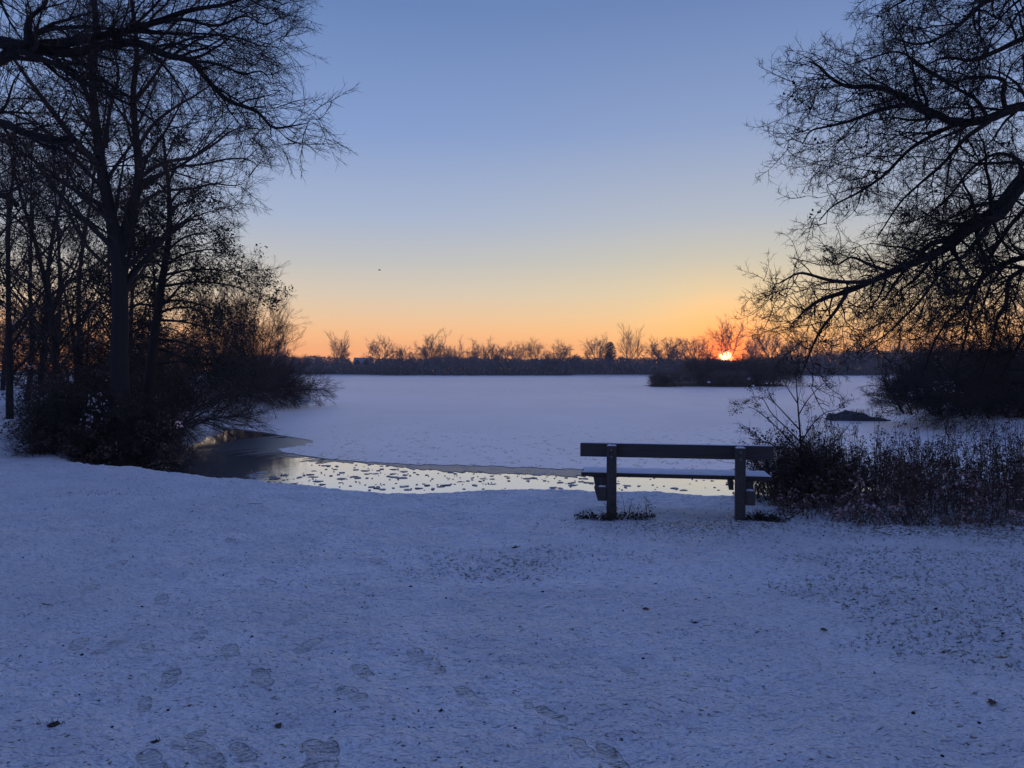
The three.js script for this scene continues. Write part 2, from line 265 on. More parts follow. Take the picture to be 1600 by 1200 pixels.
{
  const W = 2048, H = 2048, w = 48, d = 36, x0 = -18, z0 = -48;
  const shore = smoothEdge(0, 91, 0.01);
  const color = texture(W, H, (i, j) => {
    const x = x0 + (i + 0.5) / W * w, z = z0 + (j + 0.5) / H * d, dd = -z, e = Math.min(1, Math.max(0, (dd - 18.5 - 1.1 * vnoise(x * 0.35, 1, 5)) / 15));
    const n = vnoise(x * 7, z * 3, 92) * 0.42 + vnoise(x * 22, z * 10, 93) * 0.58, m = vnoise(x * 0.5, z * 0.35, 94);
    const k = sstep(0.70 + 0.14 * e - 0.07 * m, 0.80 + 0.16 * e - 0.05 * m, n) * sstep(1.0, 0.75, e);       // scoured flecks where the snow blew off the ice
    const tone = 0.975 + 0.05 * (m - 0.5) + 0.03 * (vnoise(x * 6, z * 6, 95) - 0.5);
    return [mix(0.965 * tone, 0.52, k), mix(0.97 * tone, 0.54, k), mix(0.98 * tone, 0.58, k)];
  }, true, THREE.MirroredRepeatWrapping);
  color.repeat.set(1 / w, 1 / d); color.offset.set(-x0 / w, -z0 / d);
  const m = new THREE.MeshPhysicalMaterial({ map: color, roughness: 0.4, sheen: 0.9, sheenColor: new THREE.Color(0.8, 0.85, 1), sheenRoughness: 0.5 });
  setting('snow_covered_ice', flat([...smoothEdge(0, 91, 0.5), ...farRing], LAKE + 0.010, 0.008), m, 'smooth lilac snow lying on the lake ice');
  const slush = texture(512, 512, (i, j) => { const n = fbm(i / 9, j / 9, 96, 3); return [0.2 + 0.34 * n, 0.21 + 0.34 * n, 0.24 + 0.34 * n]; }, true); slush.repeat.set(1 / 3, 1 / 3);
  setting('slush', flat([...smoothEdge(1.0, 97, 1.3), ...farRing], LAKE + 0.004, 0.004), new THREE.MeshStandardMaterial({ map: slush, roughness: 0.35, bumpMap: iceBump, bumpScale: 0.03 }), 'grey wet slush between the snow and the open strip');
  const tongue = [[318, 699], [340, 693], [372, 690], [400, 684], [440, 681], [500, 688], [530, 700], [520, 722], [470, 714], [432, 709], [396, 707], [352, 705]].map(([x, y]) => lakePt(x, y)), tc = new THREE.CatmullRomCurve3(tongue.map(([x, d]) => V(x, 0, d)), true), to = [];
  for (let i = 0; i < 420; i++) { const p = tc.getPoint(i / 420), a = i / 420 * 6.283, n = fbm(Math.cos(a) * 16 + 20, Math.sin(a) * 16 + 20, 99, 4) - 0.5; to.push([p.x + n * 1.3, p.z + n * 2.4]); }
  setting('slush', flat(to, LAKE + 0.003, 0.002), new THREE.MeshStandardMaterial({ map: slush, color: new THREE.Color(0.6, 0.6, 0.62), roughness: 0.3, bumpMap: iceBump, bumpScale: 0.02 }), 'darker tongue of slush in the open water at left');
}
{ // broken ice plates in the strip
  const R = rng(77), mats = [], shape = [];
  for (let k = 0; k < 7; k++) { const a = k / 7 * 6.283 + 0.5 * (R() - 0.5), r = 0.35 + 0.3 * R(); shape.push(new THREE.Vector2(Math.cos(a) * r, Math.sin(a) * r)); }
  const g = new THREE.ExtrudeGeometry(new THREE.Shape(shape), { depth: 0.05, bevelEnabled: true, bevelSize: 0.02, bevelThickness: 0.02, bevelSegments: 1 }); g.rotateX(-Math.PI / 2);
  const cols = [];
  for (let k = 0; k < 560; k++) {
    const px = 390 + 860 * Math.pow(R(), 1.5), py = 727 + 40 * Math.pow(R(), 1.3); if (px < 480 && py < 736) continue; const [x, d] = lakePt(px, py);
    const s = 0.02 + 0.12 * Math.pow(R(), 3), e = new THREE.Euler((R() - 0.5) * 0.1, R() * 6.28, (R() - 0.5) * 0.1);
    mats.push(new THREE.Matrix4().compose(V(x, LAKE + 0.004, -d), new THREE.Quaternion().setFromEuler(e), V(s * (1 + R()), 0.05 + 0.09 * R(), s * (0.5 + R()))));
    const c = 0.16 + 0.34 * R(); cols.push(new THREE.Color().setRGB(c, c, c * 1.04));
  }
  const m = instanced(scene, 'broken_ice', g, std(1, 1, 1, 0.5), mats, cols); m.userData.label = 'broken plates of thin ice floating along the bank';
}

// ---------------------------------------------------------------- trees: growing rules
const DIRS = (R) => { const z = 2 * R() - 1, a = R() * 6.2832, r = Math.sqrt(1 - z * z); return V(r * Math.cos(a), z, r * Math.sin(a)); };
// P: per level seg, wander, trop (upward +), kids per metre, angle, ratio, rr (child radius share), min radius
function grow(out, p, dir, len, r, lvl, P, R) {
  const n = P.seg[lvl], pts = [p.clone()], radii = [r], d = dir.clone().normalize(), q = p.clone();
  for (let k = 0; k < n; k++) {
    d.addScaledVector(DIRS(R), P.wander[lvl]); d.y += P.trop[lvl] / n; d.normalize(); q.addScaledVector(d, len / n);
    pts.push(q.clone()); radii.push(Math.max(P.tip, r * (1 - 0.8 * (k + 1) / n)));
  }
  fork(out, pts, radii, lvl, P, R, len);
}
function fork(out, pts, radii, lvl, P, R, len) {
  out.tubes.add(pts, radii, P.sides[lvl]);
  const n = pts.length - 1, point = (t) => { const f = Math.min(n - 1e-6, t * n), k = Math.floor(f); return [pts[k].clone().lerp(pts[k + 1], f - k), pts[k + 1].clone().sub(pts[k]).normalize(), mix(radii[k], radii[k + 1], f - k)]; };
  if (lvl < P.seg.length - 1) {
    const kids = Math.max(1, Math.round(P.kids[lvl] * len * (0.8 + 0.4 * R())));
    for (let k = 0; k < kids; k++) {
      const t = P.from[lvl] + (1 - P.from[lvl]) * (k + R()) / kids, [q, tan, rad] = point(Math.min(t, 0.999));
      const side = DIRS(R); side.addScaledVector(tan, -side.dot(tan)).normalize(); if (P.flat) side.y *= P.flat; if (P.lift) side.y += P.lift * (R() - 0.2);
      const a = P.angle[lvl] * (0.6 + 0.8 * R()), dir = tan.clone().multiplyScalar(Math.cos(a)).addScaledVector(side, Math.sin(a));
      const L = Math.min(P.max[lvl + 1], len * P.ratio[lvl]) * (lvl ? 1.15 - 0.7 * t : 1.2 - 1.02 * t) * (0.6 + 0.8 * R());
      grow(out, q, dir, L, Math.max(P.tip, Math.min(rad * P.rr[lvl], L * (lvl ? 0.02 : 0.026) + 0.001)), lvl + 1, P, R);
    }
  }
  if (out.sprays && lvl >= P.sprayFrom) {
    const c = Math.max(1, Math.round(P.sprays * len * (lvl === P.seg.length - 1 ? 1 : 0.4)));
    for (let k = 0; k < c; k++) {
      const t = k === 0 ? 0.999 : 0.25 + 0.75 * R(), [q, tan] = point(t), side = DIRS(R); const dir = tan.multiplyScalar(k === 0 ? 1.6 : 0.8).addScaledVector(side, 0.7); dir.y += P.sprayTrop * R(); 
      const s = P.spraySize * (0.55 + 0.75 * R()); out.sprays.push(placed(q, dir, R() * 6.28, s * (0.7 + 0.6 * R()), s, s));
    }
  }
}
// a spray of fine twigs, unit length along +y
function spray(seed, o) {
  const R = rng(seed), t = new Tubes(), r0 = o.r;
  const run = (p, d, len, r, n, w, sides) => { const pts = [p.clone()], rr = [r], q = p.clone(), e = d.clone(); for (let k = 0; k < n; k++) { e.addScaledVector(DIRS(R), w).normalize(); e.y += (o.trop ?? 0) / n; q.addScaledVector(e, len / n); pts.push(q.clone()); rr.push(r * (1 - 0.75 * (k + 1) / n)); } t.add(pts, rr, sides ?? 3); return pts; };
  const main = run(V(0, 0, 0), V(0, 1, 0), 1, r0, 6, o.wander, 4);
  for (let k = 0; k < o.side; k++) {
    const f = 0.08 + 0.9 * (k + R()) / o.side, i = Math.min(5, Math.floor(f * 6)), p = main[i].clone().lerp(main[i + 1], f * 6 - i), tan = main[i + 1].clone().sub(main[i]).normalize(), s = DIRS(R); s.addScaledVector(tan, -s.dot(tan)).normalize();
    const a = o.angle * (0.6 + 0.7 * R()), L = o.len * (1.1 - 0.6 * f) * (0.5 + R()), pts = run(p, tan.multiplyScalar(Math.cos(a)).addScaledVector(s, Math.sin(a)), L, r0 * 0.62, 4, o.wander * 1.15);
    for (let m = 0; m < o.sub; m++) { const j = 1 + Math.floor(R() * 3), dd = pts[j].clone().sub(pts[j - 1]).normalize().addScaledVector(DIRS(R), 0.9); run(pts[j], dd, L * (0.25 + 0.35 * R()), r0 * 0.42, 2, o.wander); }
  }
  return t.build();
}
const oakSpray = spray(11, { r: 0.0118, wander: 0.3, side: 10, angle: 0.95, len: 0.5, sub: 3 });
const fineSpray = spray(12, { r: 0.0105, wander: 0.17, side: 9, angle: 0.65, len: 0.55, sub: 2, trop: 0.1 });
const willowSpray = spray(13, { r: 0.010, wander: 0.09, side: 8, angle: 0.5, len: 0.6, sub: 2, trop: 0.1 });
function leafCluster(seed, n, size, spread) {
  const R = rng(seed), t = new Tubes();
  for (let k = 0; k < n; k++) {
    const c = DIRS(R).multiplyScalar(spread * Math.cbrt(R())), a = DIRS(R), b = DIRS(R).cross(a).normalize(), s = size * (0.6 + 0.8 * R()), up = a.clone().cross(b).multiplyScalar(s * 0.18);
    const tip = c.clone().addScaledVector(a, s), l = c.clone().addScaledVector(b, s * 0.36).addScaledVector(a, s * 0.4).add(up), r = c.clone().addScaledVector(b, -s * 0.36).addScaledVector(a, s * 0.4).add(up);
    t.tri(c, l, tip); t.tri(c, tip, r);
  }
  return t.build();
}
const deadLeaves = leafCluster(21, 7, 0.045, 0.09), alderLeaves = leafCluster(22, 20, 0.045, 0.17), brambleLeaves = leafCluster(23, 9, 0.05, 0.1);
function traced(pts, d0, d1, jitter, R) {   // a limb followed through the photograph
  const n = pts.length, ctrl = pts.map(([x, y], i) => at(x, y, mix(d0, d1, i / (n - 1)) + (i && jitter ? (R() - 0.5) * jitter : 0)));
  const c = new THREE.CatmullRomCurve3(ctrl), N = Math.max(8, n * 4), out = [];
  for (let i = 0; i <= N; i++) out.push(c.getPoint(i / N)); return [out, c.getLength()];
}
function limb(parent, pts, d0, d1, r0, r1, P, R, sprays, mat, jitter = 0.25, name = 'limb', extra = null) {
  let [line, len] = traced(pts, d0, d1, jitter, R); if (extra) { line = [...extra, ...line]; }
  const N = line.length - 1, out = { tubes: new Tubes(), sprays }, radii = line.map((_, i) => mix(r0, r1, Math.pow(i / N, 0.8)) * (1 + 0.08 * (R() - 0.5)));
  fork(out, line, radii, 0, P, R, len); part(parent, name, out.tubes.build(), mat); return line;
}

// ---- right: the old oak whose trunk stands just out of the picture
{
  const R = rng(101), o = thing('oak_tree', 'big bare tree with crooked dark limbs reaching in from the right picture edge', 'tree'), sp = [];
  const P = { seg: [9, 7, 5, 4], sides: [7, 5, 4, 3], wander: [0.2, 0.3, 0.3, 0.3], trop: [0, -0.12, -0.25, -0.2], kids: [6.2, 5.8, 5.2], from: [0.14, 0.12, 0.15], angle: [0.85, 0.85, 0.8], ratio: [0.42, 0.55, 0.6], max: [9, 0.85, 0.48, 0.3], rr: [0.5, 0.62, 0.6], tip: 0.003, sprays: 5, sprayFrom: 2, sprayTrop: -0.35, spraySize: 0.34, lift: 0 };
  const T = [[1745, 900], [1740, 700], [1752, 480], [1735, 300], [1760, 120], [1745, -120], [1770, -420]];
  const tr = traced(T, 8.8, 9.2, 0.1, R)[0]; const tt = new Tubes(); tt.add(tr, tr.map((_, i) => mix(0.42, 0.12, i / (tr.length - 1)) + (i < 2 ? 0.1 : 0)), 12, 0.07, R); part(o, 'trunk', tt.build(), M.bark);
  const L = [
    [[[1752, 225], [1660, 185], [1600, 166], [1540, 187], [1495, 192], [1465, 179], [1435, 165], [1399, 146], [1363, 135], [1325, 135], [1300, 123], [1280, 104], [1265, 96]], 9, 7.4, 0.0697, 0.008],
    [[[1435, 165], [1407, 165], [1363, 176], [1325, 190], [1292, 198], [1268, 204], [1254, 225]], 8.1, 7.6, 0.0287, 0.006],
    [[[1498, 192], [1462, 209], [1421, 234], [1380, 275], [1339, 302], [1300, 323], [1280, 345]], 8.3, 8.2, 0.0287, 0.006],
    [[[1545, 190], [1504, 220], [1476, 253], [1435, 289], [1407, 316], [1370, 372]], 8.5, 7.8, 0.0287, 0.006],
    [[[1572, 175], [1567, 148], [1570, 129], [1553, 121], [1517, 121], [1490, 128], [1451, 110], [1407, 82], [1369, 88], [1330, 100]], 8.6, 7.8, 0.0287, 0.006],
    [[[1542, 183], [1526, 157], [1498, 140], [1471, 124], [1424, 94], [1407, 55], [1385, 20]], 8.5, 8.6, 0.0246, 0.006],
    [[[1745, 90], [1660, 40], [1600, 60], [1553, 82], [1517, 94], [1480, 90], [1440, 105]], 8.9, 8.2, 0.0492, 0.007],
    [[[1745, -60], [1660, -30], [1590, -12], [1545, 0], [1512, 27], [1484, 50], [1435, 69], [1395, 60]], 9, 7.6, 0.0533, 0.007],
    [[[1750, 200], [1670, 240], [1600, 285], [1559, 337], [1517, 356], [1484, 383], [1449, 402], [1407, 419], [1366, 438], [1325, 455], [1284, 468], [1262, 482], [1246, 497]], 8.9, 7, 0.09, 0.009],
    [[[1750, 190], [1660, 225], [1600, 272], [1545, 334], [1512, 350], [1484, 372], [1451, 383], [1435, 402], [1407, 430], [1380, 470]], 8.9, 7.9, 0.07, 0.01],
    [[[1545, 355], [1520, 383], [1504, 402], [1484, 408], [1468, 427], [1451, 452], [1429, 480], [1407, 501], [1380, 526], [1340, 550]], 8.2, 7.4, 0.0262, 0.006],
    [[[1366, 438], [1336, 441], [1297, 438], [1256, 427], [1242, 429], [1226, 438], [1215, 444]], 7.6, 7.1, 0.0246, 0.004],
    [[[1390, 424], [1362, 415], [1330, 402], [1308, 413], [1285, 400]], 7.7, 7.9, 0.02, 0.005],
    [[[1325, 455], [1310, 480], [1280, 520], [1262, 560], [1250, 590]], 7.4, 7, 0.022, 0.005],
    [[[1750, 370], [1660, 390], [1600, 402], [1572, 411], [1540, 430], [1517, 460], [1504, 482], [1484, 499], [1462, 530], [1440, 590]], 8.9, 8.3, 0.0492, 0.007],
    [[[1748, 400], [1650, 410], [1600, 422], [1578, 435], [1572, 474], [1559, 496], [1550, 534], [1530, 600]], 8.9, 7.8, 0.0451, 0.007],
    [[[1748, 330], [1680, 300], [1600, 330], [1560, 380], [1530, 440], [1500, 560], [1480, 610]], 9, 9.2, 0.0410, 0.007],
    [[[1600, 285], [1590, 250], [1560, 240], [1520, 262], [1480, 310], [1440, 340], [1400, 352]], 8.5, 8.8, 0.0287, 0.006],
    [[[1748, 460], [1680, 470], [1620, 500], [1580, 560], [1540, 620], [1500, 650]], 8.9, 8, 0.0369, 0.006],
    [[[1745, -160], [1650, -110], [1560, -70], [1480, -40], [1430, -10], [1380, 20]], 9.1, 8.4, 0.0492, 0.007],
  ];
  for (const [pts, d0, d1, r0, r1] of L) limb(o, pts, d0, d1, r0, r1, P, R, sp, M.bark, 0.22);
  instanced(o, 'twigs', oakSpray, M.twig, sp);
  const lv = []; for (let k = 0; k < 260; k++) { const m = sp[Math.floor(R() * sp.length)], p = new THREE.Vector3().setFromMatrixPosition(m); lv.push(placed(p, DIRS(R), R() * 6, 0.45 + 0.5 * R())); }
  instanced(o, 'leaves', deadLeaves, M.deadLeaf, lv);
  console.log('oak sprays', sp.length);
}
// ---- left: limbs overhanging from a tree just out of the picture
{
  const R = rng(202), o = thing('overhanging_tree', 'near bare tree whose long limbs hang in from the top left corner', 'tree'), sp = [];
  const P = { seg: [9, 8, 6, 4], sides: [7, 5, 4, 3], wander: [0.15, 0.2, 0.2, 0.2], trop: [0, 0.0400, 0.02, 0], kids: [6.2, 6.6, 5.5], from: [0.15, 0.15, 0.2], angle: [0.7, 0.7, 0.7], ratio: [0.42, 0.55, 0.6], max: [9, 0.75, 0.42, 0.26], rr: [0.5, 0.62, 0.6], tip: 0.0022, sprays: 4.2, sprayFrom: 2, sprayTrop: -0.05, spraySize: 0.3 };
  const T = [[-260, 1150], [-255, 800], [-270, 500], [-250, 250], [-280, 0], [-260, -300]];
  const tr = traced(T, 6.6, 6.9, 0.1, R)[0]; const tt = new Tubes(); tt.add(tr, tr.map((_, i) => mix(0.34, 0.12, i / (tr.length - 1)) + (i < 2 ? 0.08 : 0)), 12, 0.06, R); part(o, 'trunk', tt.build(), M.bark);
  const L = [
    [[[-255, 210], [-120, 140], [0, 93], [35, 74], [105, 66], [157, 56], [210, 45], [252, 31], [297, 16], [350, 7], [400, -6], [440, 5]], 6.7, 6.4, 0.0680, 0.005],
    [[[-255, 150], [-100, 80], [0, 66], [52, 76], [115, 82], [168, 70], [217, 68], [262, 87], [297, 95], [325, 126], [357, 157], [402, 175], [427, 199], [455, 197], [482, 192]], 6.7, 6.2, 0.0640, 0.0035],
    [[[40, 70], [45, 63], [66, 49], [122, 42], [175, 45], [245, 52], [297, 52], [367, 58], [410, 72], [435, 74]], 6.4, 6.6, 0.0256, 0.004],
    [[[42, 72], [45, 31], [70, 7], [80, -30], [130, -80]], 6.4, 6.8, 0.0280, 0.008],
    [[[-250, 300], [-100, 190], [0, 192], [35, 206], [77, 219], [119, 219]], 6.8, 6.6, 0.0480, 0.026],
    [[[40, 208], [63, 224], [115, 241], [157, 259], [210, 259], [255, 275]], 6.6, 6.9, 0.0176, 0.004],
    [[[30, 80], [87, 101], [130, 130], [168, 147], [210, 168], [245, 196], [259, 230]], 6.5, 6.2, 0.0256, 0.004],
    [[[-250, 420], [-100, 320], [0, 304], [28, 321]], 6.8, 6.5, 0.0400, 0.022],
    [[[-260, -60], [-100, -80], [0, -50], [110, -40], [220, -20], [300, -30], [360, -15], [420, 15]], 6.8, 6.4, 0.0480, 0.005],
    [[[210, 45], [280, 30], [340, 40], [380, 25], [415, 38], [440, 25]], 6.5, 6.1, 0.02, 0.003],
    [[[297, 95], [340, 100], [380, 115], [410, 112], [425, 130]], 6.3, 6.5, 0.015, 0.003],
  ];
  for (const [pts, d0, d1, r0, r1] of L) limb(o, pts, d0, d1, r0, r1, P, R, sp, M.bark, 0.15);
  instanced(o, 'twigs', fineSpray, M.twig, sp);
  const lv = []; for (const [x, y, d] of [[280, 124, 6.4], [386, 132, 6.2], [450, 190, 6.1], [465, 212, 6.1], [420, 220, 6.1], [320, 170, 6.3]]) lv.push(placed(at(x, y, d), DIRS(R), R() * 6, 0.35));
  instanced(o, 'leaves', deadLeaves, M.deadLeaf, lv);
  console.log('left sprays', sp.length);
}
// ---- left: tall twin-stemmed tree on the bank
{
  const R = rng(303), o = thing('twin_stemmed_tree', 'tall bare tree forking into two stems on the left bank behind the bush', 'tree'), sp = [];
  const P = { seg: [9, 8, 6, 5], sides: [8, 5, 4, 3], wander: [0.12, 0.12, 0.14, 0.16], trop: [0, 0.15, 0.1, 0.05], kids: [2.6, 3, 2.8], from: [0.22, 0.2, 0.2], angle: [0.75, 0.75, 0.7], ratio: [0.42, 0.5, 0.55], max: [14, 2.2, 1.15, 0.6], rr: [0.45, 0.6, 0.6], tip: 0.004, sprays: 2.8, sprayFrom: 2, sprayTrop: 0.05, spraySize: 0.6 };
  const base = at(190, 716, 15.2); base.y = groundY(base.x, base.z) - 0.1;
  const L = [
    [[[188, 640], [186, 560], [188, 480], [184, 400], [172, 330], [160, 270], [152, 210], [145, 140], [150, 40], [140, -80], [150, -200]], 15.2, 15, 0.21, 0.03, 'trunk'],
    [[[187, 395], [205, 330], [217, 280], [213, 220], [208, 150], [214, 80], [205, -20], [215, -140]], 15.2, 15.4, 0.13, 0.02],
    [[[160, 265], [115, 217], [75, 165], [45, 125], [20, 90], [-10, 50]], 15, 14.2, 0.075, 0.015],
    [[[154, 245], [150, 196], [136, 150], [115, 115], [95, 87], [70, 40]], 15, 15.4, 0.06, 0.012],
    [[[165, 230], [172, 170], [185, 120], [175, 60], [190, 0]], 15.1, 15.6, 0.045, 0.01],
    [[[216, 230], [238, 196], [273, 168], [308, 147], [335, 128], [350, 110]], 15.3, 14.8, 0.045, 0.006],
    [[[216, 280], [240, 262], [266, 252], [301, 245], [336, 224], [360, 206], [380, 198], [392, 196]], 15.3, 14.8, 0.05, 0.006],
    [[[214, 300], [245, 278], [273, 262], [315, 257], [360, 248], [390, 250], [405, 262]], 15.3, 15.8, 0.045, 0.006],
    [[[206, 330], [250, 300], [300, 295], [335, 287], [360, 290], [378, 288]], 15.3, 16.2, 0.045, 0.006],
    [[[210, 160], [240, 120], [265, 80], [280, 40], [300, -10]], 15.4, 15.2, 0.04, 0.007],
    [[[212, 100], [250, 60], [290, 20], [330, -20], [350, -60]], 15.4, 15.9, 0.035, 0.007],
    [[[178, 350], [130, 310], [100, 285], [60, 270], [20, 250]], 15, 15.8, 0.05, 0.008],
    [[[186, 430], [140, 390], [110, 340], [90, 300], [60, 250]], 15.2, 16.4, 0.05, 0.008],
    [[[188, 470], [225, 420], [245, 380], [280, 350], [330, 330], [370, 320]], 15.2, 16.4, 0.04, 0.006],
  ];
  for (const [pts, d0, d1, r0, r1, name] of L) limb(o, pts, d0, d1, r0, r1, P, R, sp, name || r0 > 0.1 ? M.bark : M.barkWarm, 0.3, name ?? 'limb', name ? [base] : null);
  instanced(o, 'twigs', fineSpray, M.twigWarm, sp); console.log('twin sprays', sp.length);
}
// ---- left: the tree that kept its leaves, leaning over the water
{
  const R = rng(404), o = thing('leafy_tree', 'dark tree still hung with leaf clumps, between the twin stems and the open sky', 'tree'), sp = [];
  const P = { seg: [9, 7, 5], sides: [7, 5, 3], wander: [0.12, 0.14, 0.18], trop: [0, -0.06, -0.05], kids: [2.6, 3.2], from: [0.2, 0.2], angle: [0.75, 0.75], ratio: [0.4, 0.5], max: [14, 1.4, 0.7], rr: [0.5, 0.6], tip: 0.005, sprays: 5.6, sprayFrom: 1, sprayTrop: -0.15, spraySize: 0.5, flat: 0.5 };
  const base = at(222, 715, 16.8); base.y = groundY(base.x, base.z) - 0.1;
  const L = [[[[226, 650], [235, 580], [245, 500], [255, 430], [264, 370], [264, 300], [258, 245], [255, 205]], 16.8, 17, 0.14, 0.02, 'trunk']];
  for (const [x, y, tx, ty, dd] of [[246, 490, 345, 505, -0.8], [248, 470, 392, 520, 0.4], [252, 448, 430, 470, -0.4], [256, 430, 418, 446, 1], [258, 415, 370, 398, -0.6], [262, 390, 352, 372, 0.6], [264, 365, 345, 352, -1], [264, 340, 320, 320, 0.8], [264, 320, 318, 300, -0.5], [262, 290, 296, 262, 0.4], [260, 270, 225, 258, 0.6], [262, 300, 205, 300, -0.7], [264, 345, 196, 352, 0.9], [260, 400, 180, 420, -0.6], [255, 440, 160, 462, 0.8], [248, 480, 150, 512, -0.5], [244, 510, 170, 560, 0.8], [246, 500, 402, 560, 0.9], [242, 530, 372, 590, -0.9], [240, 545, 330, 610, 0.3], [238, 570, 400, 600, 1.4], [250, 455, 300, 430, 1.5], [262, 380, 300, 340, 1.6], [240, 520, 300, 540, 1.7]])
    L.push([[[x, y], [mix(x, tx, 0.3), mix(y, ty, 0.3) - 14], [mix(x, tx, 0.65), mix(y, ty, 0.65) - 14], [tx > 300 ? tx - 22 : tx, ty]], 17, 17 + dd, 0.035, 0.006]);
  for (const [pts, d0, d1, r0, r1, name] of L) limb(o, pts, d0, d1, r0, r1, P, R, sp, M.bark, 0.3, name ?? 'limb', name ? [base] : null);
  instanced(o, 'twigs', fineSpray, M.twig, sp);
  const lv = []; sp.forEach((m) => { for (let k = 0; k < 3; k++) { if (R() < 0.22) continue; const p = V((R() - 0.5) * 0.2, 0.25 + 0.8 * R(), (R() - 0.5) * 0.2).applyMatrix4(m); lv.push(placed(p, DIRS(R), R() * 6, 0.7 + 0.7 * R())); } });
  instanced(o, 'leaves', alderLeaves, M.darkLeaf, lv); console.log('leafy sprays', sp.length, lv.length);
}
// a free-grown tree or shrub: stems from one base
function freeTree(name, label, category, p, o) {
  const R = rng(o.seed), g = thing(name, label, category, o.group), sp = [], h = o.h;
  g.position.copy(p);
  const P = { seg: [9, 7, 6, 4], sides: [6, 4, 3, 3], wander: [0.09, 0.14, 0.18, 0.2], trop: [0.1, 0.25, 0.15, 0.1], kids: [14 / h, 11 / h, 12 / h], from: [o.clear ?? 0.25, 0.2, 0.2], angle: [o.angle ?? 0.8, 0.75, 0.7], ratio: [o.wide ?? 0.45, 0.5, 0.5], max: [99, 99, 99, 99], rr: [0.5, 0.6, 0.6], tip: o.tip ?? 0.004, sprays: o.sprays ?? 1.2, sprayFrom: 2, sprayTrop: o.droop ?? 0.1, spraySize: o.size ?? 0.8, ...(o.P ?? {}) };
  if (o.levels) for (const k of ['seg', 'sides', 'wander', 'trop']) P[k] = P[k].slice(0, o.levels);
  for (let s = 0; s < (o.stems ?? 1); s++) {
    const a = R() * 6.28, lean = (o.lean ?? 0.08) * (0.4 + R()), out = { tubes: new Tubes(), sprays: sp };
    grow(out, V(Math.cos(a) * (o.foot ?? 0.05), -0.15, Math.sin(a) * (o.foot ?? 0.05)), V(Math.cos(a) * lean + (o.bias?.[0] ?? 0), 1, Math.sin(a) * lean + (o.bias?.[1] ?? 0)), h * (0.75 + 0.4 * R()), o.r, 0, P, R);
    part(g, o.stems > 1 ? 'stem' : 'trunk', out.tubes.build(), o.bark ?? M.bark);
  }
  if (sp.length) instanced(g, 'twigs', o.spray ?? fineSpray, o.twig ?? M.twig, sp);
  if (o.leaf) { const lv = []; sp.forEach((m) => { if (R() < o.leaf) lv.push(placed(V(0, 0.2 + 0.7 * R(), 0).applyMatrix4(m), DIRS(R), R() * 6, (o.leafSize ?? 1) * (0.6 + 0.8 * R()))); }); const flecks = o.snow ? lv.map(() => { const w = R() < o.snow ? 10 + 10 * R() : 0.8 + 0.8 * R(); return new THREE.Color(w, w, w > 5 ? w * 1.25 : w); }) : null; instanced(g, 'leaves', o.leafGeo ?? alderLeaves, o.leafMat ?? M.darkLeaf, lv, flecks); }
  return g;
}
const onGround = (px, py, d) => { const p = at(px, py, d); p.y = groundY(p.x, p.z); return p; };
